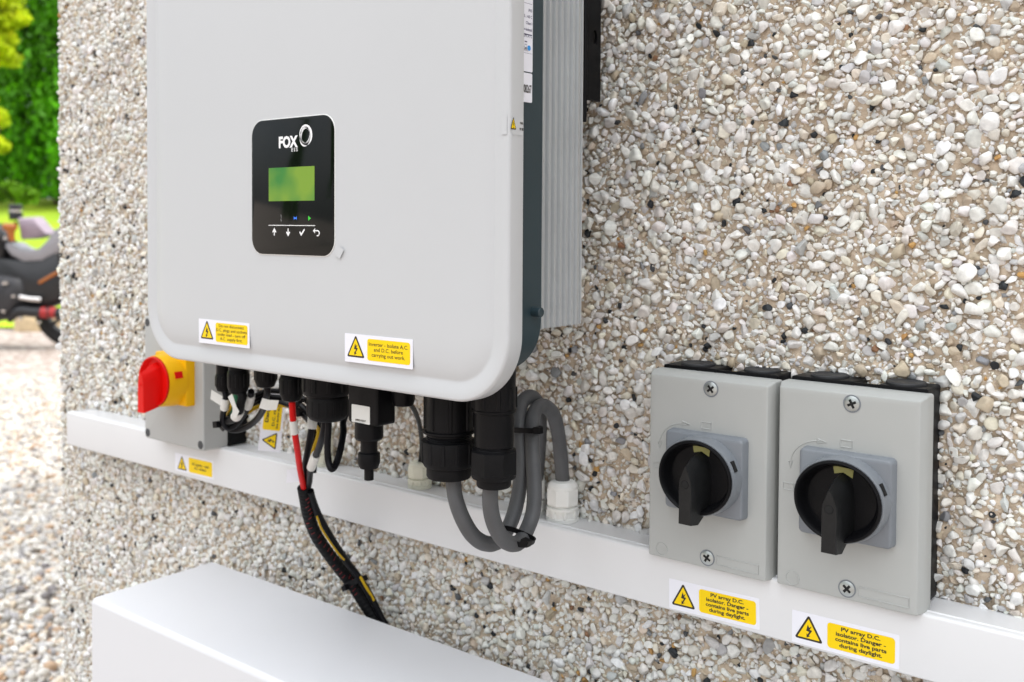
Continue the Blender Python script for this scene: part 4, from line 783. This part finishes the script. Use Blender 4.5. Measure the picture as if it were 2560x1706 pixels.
# kerb stones
kmat = mat('cream_kerb_stone', (.74, .58, .36), .8, noise=.2, nscale=20, bump=.5, bscale=90)
for k, xk in enumerate((.12, .385, .67, .97, 1.25)):
    b = MB(); c_ = gp(xk - .71, 9.2, GZ); L_ = []
    for s_, w_ in ((0, 1), (.10, 1), (.13, .93), (.145, .80)):
        l_ = []
        for a_ in range(16):
            a = 2 * pi * a_ / 16; ex = .5; cx1 = abs(cos(a)) ** ex * (1 if cos(a) > 0 else -1); sx1 = abs(sin(a)) ** ex * (1 if sin(a) > 0 else -1)
            l_.append(c_ + GX * (cx1 * .132 * w_) + GYV * (sx1 * .06 * w_) + Vector((0, 0, s_ - .005 + rn.uniform(-.003, .003))))
        L_.append(l_)
    b.loops(L_); o = b.build('kerb_stone', kmat, None, 60)
    tag(o, ('cream kerb stone cut by the left edge of the picture', 'cream kerb stone at the picture edge under the engine', 'widest visible cream kerb stone between stand and rear wheel', 'cream kerb stone showing through the motorbike rear wheel', 'cream kerb stone hidden mostly by the house corner')[k], 'kerb stone', 'kerb stones along the lawn')

# ------------------------------------------------------------------ foliage
def foliage(name, centers, radii, per, size, col, parent, seed, var=.34, upright=.0, squash=1.0):
    g = np.random.default_rng(seed); C = np.repeat(np.array(centers, float), per, 0); Rr = np.repeat(np.array(radii, float), per, 0); n = len(C)
    d = g.normal(size=(n, 3)); d /= np.linalg.norm(d, axis=1)[:, None]; d *= (g.uniform(.35, 1, (n, 1)) ** .5); P = C + d * Rr
    a = g.normal(size=(n, 3)); a[:, 2] += upright; a /= np.linalg.norm(a, axis=1)[:, None]; b_ = np.cross(a, d + g.normal(size=(n, 3)) * .5); b_ /= np.linalg.norm(b_, axis=1)[:, None] + 1e-9
    s = size * g.uniform(.6, 1.4, (n, 1)); V = np.stack([P - a * s, P + b_ * s * .45, P + a * s, P - b_ * s * .45], 1).reshape(-1, 3); F = np.arange(n * 4).reshape(-1, 4)
    tv = np.repeat(g.normal(1, var, (len(centers), 1)), per, 0) * g.normal(1, .12, (n, 1)); cc_ = np.clip(np.array(col)[None] * tv, .004, .8); c4 = np.repeat(cc_, 4, 0)
    key = 'leaf_material'; m_ = bpy.data.materials.get(key) or attr_mat(key, .55, .1, 5, 0, 10, .3, trans=.35)
    o = np_mesh(name, [(V, F, c4, 0)], [m_]); me = o.data; me.polygons.foreach_set('use_smooth', np.zeros(n, bool))
    if parent is not None: o.parent = parent; o.matrix_parent_inverse = Matrix.Translation(parent.location).inverted()
    return o
bark = mat('bark', (.12, .08, .05), .9, noise=.4, nscale=20, bump=1, bscale=40)
def conifer(loc, H, Rb, label, seed, col=(.085, .30, .006), group='conifers behind the lawn', ntuft=520, per=44, name='conifer'):
    t = thing(name, label, 'tree', loc, group); g = np.random.default_rng(seed); cs, rs = [], []
    for _ in range(ntuft):
        h_ = g.uniform(.02, 1) ** 1.0; rad_ = Rb * (1 - h_) ** .62 * g.uniform(.62, 1.05); a = g.uniform(0, 2 * pi)
        cs.append((loc[0] + rad_ * cos(a), loc[1] + rad_ * sin(a), loc[2] + .15 + h_ * H)); k_ = g.uniform(.7, 1.35); rs.append((.13 * k_, .13 * k_, .30 * k_))
    foliage('crown', cs, rs, per, .058, col, t, seed, upright=1.2)
    b = MB(); b.tube([loc, (loc[0] + .04, loc[1], loc[2] + H * .5), (loc[0], loc[1] + .03, loc[2] + H * .97)], lambda s_: .13 * (1 - s_) + .012, 10, 8); b.build('trunk', bark, t); return t
def copy_tree(o, loc, label, rz=0, sc=1.0, group=None):
    c = o.copy(); COL.objects.link(c); c.location = loc; c.rotation_euler = (0, 0, rz); c.scale = (sc, sc, sc); c['label'] = label
    if group: c['group'] = group
    for ch in o.children:
        d = ch.copy(); COL.objects.link(d); d.parent = c
    return c
c1 = conifer(tuple(gp(-2.95, 15.2, .30)), 6.0, 1.05, 'dark green conifer at the lawn edge right beside the house corner', 21)
c2 = conifer(tuple(gp(-3.75, 15.5, .30)), 6.2, 1.10, 'dark green conifer half hidden by the golden shrub', 22, (.07, .26, .006))
copy_tree(c1, gp(-2.0, 16.2, .30), 'dark conifer hidden mostly behind the house corner', 1.3, 1.05)
copy_tree(c2, gp(-3.35, 16.8, .33), 'tallest dark conifer standing behind the two front conifers', 2.4, 1.25)
copy_tree(c1, gp(-4.9, 16.2, .30), 'dark conifer beyond the left edge of the picture', 3.9, 1.1)
copy_tree(c2, gp(-2.75, 18.0, .33), 'dark conifer in the back row filling the gap by the corner', .6, 1.2)
copy_tree(c1, gp(-4.6, 18.4, .33), 'dark conifer in the back row behind the golden shrub', 5.0, 1.2)
# hedge on the other side of the drive, mirrored in the black display
for k, (x_, y_) in enumerate(((-6.0, -6.1), (-6.8, -6.0), (-7.5, -6.1), (-8.2, -6.0), (-7.4, -7.1), (-8.6, -7.0))):
    copy_tree((c1, c2)[k % 2], Vector((x_, y_, GZ)), 'dark green conifer of the hedge across the drive, seen reflected in the black display', k * 1.1, 1.0, group='conifers across the drive')
# dark clipped hedge closing the gap under the conifers
hg = thing('hedge', 'dark green hedge filling the gap low between the conifer trunks', 'hedge', gp(-3.2, 19.2, .45)); cs, rs = [], []; g = np.random.default_rng(41)
for _ in range(240):
    cs.append(tuple(gp(-3.4 + g.uniform(-2.6, 2.6), 19.2 + g.uniform(-.4, .4), .5 + g.uniform(0, 2.4)))); rs.append((.3, .3, .3))
foliage('leaves', cs, rs, 60, .075, (.035, .12, .008), hg, 43)
b = MB(); b.tube([gp(-3.2, 19.2, .40), gp(-3.2, 19.2, 1.6)], .06, 8, smooth=False); b.build('stem', bark, hg)
# golden shrub
loc = gp(-2.62, 12.4, -.25); sh = thing('golden_shrub', 'bright yellow green shrub at the left edge in front of the conifers', 'shrub', loc)
cs, rs = [], []; g = np.random.default_rng(9)
def blob(u, v, D, r_, n_):
    c_ = gp(D * (u - 1274.5) / 2524 + 3.80, D, .02 + (564 - v) / 2524 * D)
    for _ in range(n_):
        d_ = g.normal(size=3); d_ /= np.linalg.norm(d_); cs.append(tuple(np.array(c_) + d_ * r_ * g.uniform(.3, 1))); k_ = g.uniform(.05, .10); rs.append((k_, k_, k_ * .9))
blob(5, 25, 12.4, .26, 46); blob(35, 55, 12.4, .14, 16); blob(0, 120, 12.4, .20, 30); blob(25, 150, 12.4, .12, 10); blob(-40, 60, 12.5, .32, 50); blob(-6, 300, 12.2, .08, 12); blob(-8, 370, 12.2, .07, 10); blob(-75, 250, 12.5, .28, 40); blob(-85, 420, 12.5, .32, 40)
foliage('foliage', cs, rs, 70, .034, (.56, .68, .010), sh, 31, var=.2)
b = MB(); b.tube([loc, gp(-2.66, 12.5, .8), gp(-2.60, 12.45, 1.8), gp(-2.5, 12.4, 2.6)], lambda s_: .04 * (1 - s_) + .008, 8, 6); b.tube([gp(-2.66, 12.5, .8), gp(-2.45, 12.4, 1.2)], .012, 6, smooth=False); b.build('stem', bark, sh)
cs, rs = [], []; lw = thing('low_shrub', 'low light green leafy shrub at the foot of the conifers', 'shrub', gp(-3.0, 13.6, .02))
for u, v, n_ in ((20, 478, 8), (35, 488, 8), (62, 492, 8), (80, 500, 6), (5, 495, 10), (48, 505, 5)): blob(u, v, 13.4, .07, n_)
foliage('foliage', cs, rs, 60, .026, (.16, .34, .015), lw, 33)

# ------------------------------------------------------------------ motorbike
mb = thing('motorbike', 'parked black motorbike with pale highlight coloured into its seat and red banded exhaust on the gravel', 'motorbike', gp(-.4, 8, GZ))
dm = mat('black_enamel', (.012, .012, .014), .35); gm2 = mat('grey_engine_casting', (.045, .045, .05), .45, metal=.3, noise=.3, nscale=15); chrome = mat('polished_chrome', (.75, .72, .70), .22, metal=1.0)
seatm = mat('highlight_grey_seat', (.30, .30, .33), .25); lav = mat('faded_mauve_panel', (.30, .24, .29), .5); orm = mat('orange_lens', (.36, .11, .015), .3); redm = mat('red_band', (.35, .015, .015), .4); tyr = mat('tyre_rubber', (.014, .014, .014), .8)  # seat grey carries the pale highlight in its base colour
def bp(x, z, y=0): return gp(x, 8 + y, z)
def px(u, v, y=0): return bp((u - 75) / 315, .02 - (v - 564) / 315, y)
def wheel(cx, cz, r_):
    b = MB(); n = 40; c_ = bp(cx, cz); L_ = []
    for k in range(n):
        a = 2 * pi * k / n; e_ = GX * cos(a) + Vector((0, 0, sin(a))); L_.append([c_ + e_ * (r_ - .055 + .055 * cos(j * pi / 4)) + GYV * (.055 * sin(j * pi / 4)) for j in range(8)])
    b.loops(L_ + [L_[0]], False, False); w_ = b.build('wheel', tyr, mb)
    b = MB(); L_ = [[bp(cx + (r_ - .11 + (.012 if j in (1, 2) else 0)) * cos(2 * pi * k / n), cz + (r_ - .11 + (.012 if j in (1, 2) else 0)) * sin(2 * pi * k / n), (-.03, -.03, .03, .03)[j]) for j in range(4)] for k in range(n)]
    b.loops(L_ + [L_[0]], False, False)
    for k in range(5):
        a = 2 * pi * k / 5; b.tube([bp(cx, cz), bp(cx + (r_ - .1) * cos(a), cz + (r_ - .1) * sin(a))], .016, 8, smooth=False)
    b.build('rim', gm2, w_)
wheel(.327, -.665, .305); wheel(-1.10, -.665, .305)
def bod(name, P, w, m_, e=.3, smooth=60):
    """side outline given width w across the bike, narrowing at the edges"""
    b = MB(); c_ = (sum(p_[0] for p_ in P) / len(P), sum(p_[1] for p_ in P) / len(P))
    L_ = []
    for y_, k_ in ((-w, 1 - e), (-w * .85, 1 - e * .45), (-w * .5, 1), (w * .5, 1), (w * .85, 1 - e * .45), (w, 1 - e)):
        L_.append([bp(c_[0] + (p_[0] - c_[0]) * k_, c_[1] + (p_[1] - c_[1]) * k_, y_) for p_ in P])
    b.loops(L_); return b.build(name, m_, mb, smooth)
def PX(*q): return [((u - 75) / 315, .02 - (v - 564) / 315) for u, v in q]
bod('seat', PX((24, 612), (40, 624), (62, 634), (90, 636), (118, 628), (140, 606), (165, 572), (180, 566), (182, 600), (160, 640), (120, 662), (70, 664), (35, 645), (20, 625)), .13, seatm, .2)
bod('side_panel', PX((55, 668), (110, 664), (150, 640), (175, 625), (170, 670), (130, 690), (70, 690)), .10, dm, .25)
bod('fuel_tank', PX((-150, 560), (-110, 535), (-50, 545), (0, 575), (28, 612), (24, 660), (-20, 680), (-90, 670), (-140, 610)), .15, dm, .35)
bod('tail_bag', PX((52, 552), (95, 549), (112, 570), (132, 592), (100, 604), (60, 606)), .10, lav, .2)
b = MB(); c_ = px(37, 540); b.lathe(c_, [(.050, -.055), (.052, .010), (.050, .014), (.050, .058), (.040, .068)], 20); b.build('mirror', dm, mb); b = MB(); b.lathe(c_, [(.0535, .006), (.0535, .026)], 20); b.build('trim_ring', chrome, mb)
b = MB(); b.tube([px(37, 560), px(34, 580), px(10, 610), px(-40, 620)], .012, 8); b.build('handlebar', dm, mb)
b = MB(); b.tube([px(30, 574, -.14), px(58, 576, -.14)], .030, 10, smooth=False); b.tube([px(44, 576, -.14), px(50, 610, -.14)], lambda s_: .036 - .016 * s_, 10, smooth=False); b.build('turn_signal', orm, mb)
b = MB(); b.lathe(px(38, 603, -.17), [(.001, -.018), (.018, -.008), (.018, .008), (.001, .018)], 12); b.lathe(px(5, 618, -.15), [(.001, -.02), (.024, -.008), (.022, .01), (.001, .02)], 12); b.build('bolt_cap', chrome, mb)
bod('engine', PX((-120, 690), (-40, 680), (40, 690), (75, 700), (85, 740), (60, 790), (0, 810), (-90, 800), (-130, 750)), .17, gm2, .3)
bod('gearbox', PX((-20, 640), (30, 650), (100, 652), (160, 625), (172, 700), (165, 760), (110, 782), (50, 790), (20, 760)), .12, dm, .15)
b = MB()
for u, v, r_ in ((38, 712, .025), (58, 744, .018), (33, 780, .018), (75, 797, .018), (119, 807, .018)): b.lathe(px(u, v, -.18), [(.001, -r_), (r_, -r_ * .4), (r_, r_ * .4), (.001, r_)], 12)
b.tube([px(72, 746, -.17), px(95, 750, -.17), px(125, 752, -.17)], .022, 10); b.build('footrest', chrome, mb)
b = MB(); b.tube([px(40, 805, -.14), px(68, 782, -.16), px(110, 783, -.16), px(190, 786, -.16)], lambda s_: .022 + .020 * min(1, s_ * 3), 14); ex_ = b.build('exhaust', dm, mb)
b = MB()
for u0, u1 in ((124, 141), (145, 160)): b.tube([px(u0, 783.5, -.16), px(u1, 785, -.16)], .0435, 14, smooth=False)
b.build('red_band', redm, ex_)
b = MB(); b.tube([px(112, 712, -.12), px(150, 690, -.12), px(185, 672, -.12)], .014, 8); b.build('grab_spring', orm, mb)
b = MB(); b.tube([px(60, 740), px(120, 745), px(178, 773)], .022, 8, smooth=False); b.tube([px(150, 640), px(178, 773)], .016, 8, smooth=False); b.tube([bp(-.75, .0), bp(-1.10, -.665)], .03, 8, smooth=False); b.tube([bp(-.7, -.1), bp(-.1, -.25), bp(.2, -.15)], .025, 8); b.build('frame', dm, mb)
b = MB(); b.tube([px(5, 800, -.16), px(14, 830, -.20), px(17, 893, -.28)], .016, 8, smooth=False); b.build('side_stand', dm, mb)
b = MB(); b.lathe(px(-215, 560, 0), [(.001, -.09), (.09, -.05), (.1, .04), (.001, .09)], 16); b.build('headlight', chrome, mb)
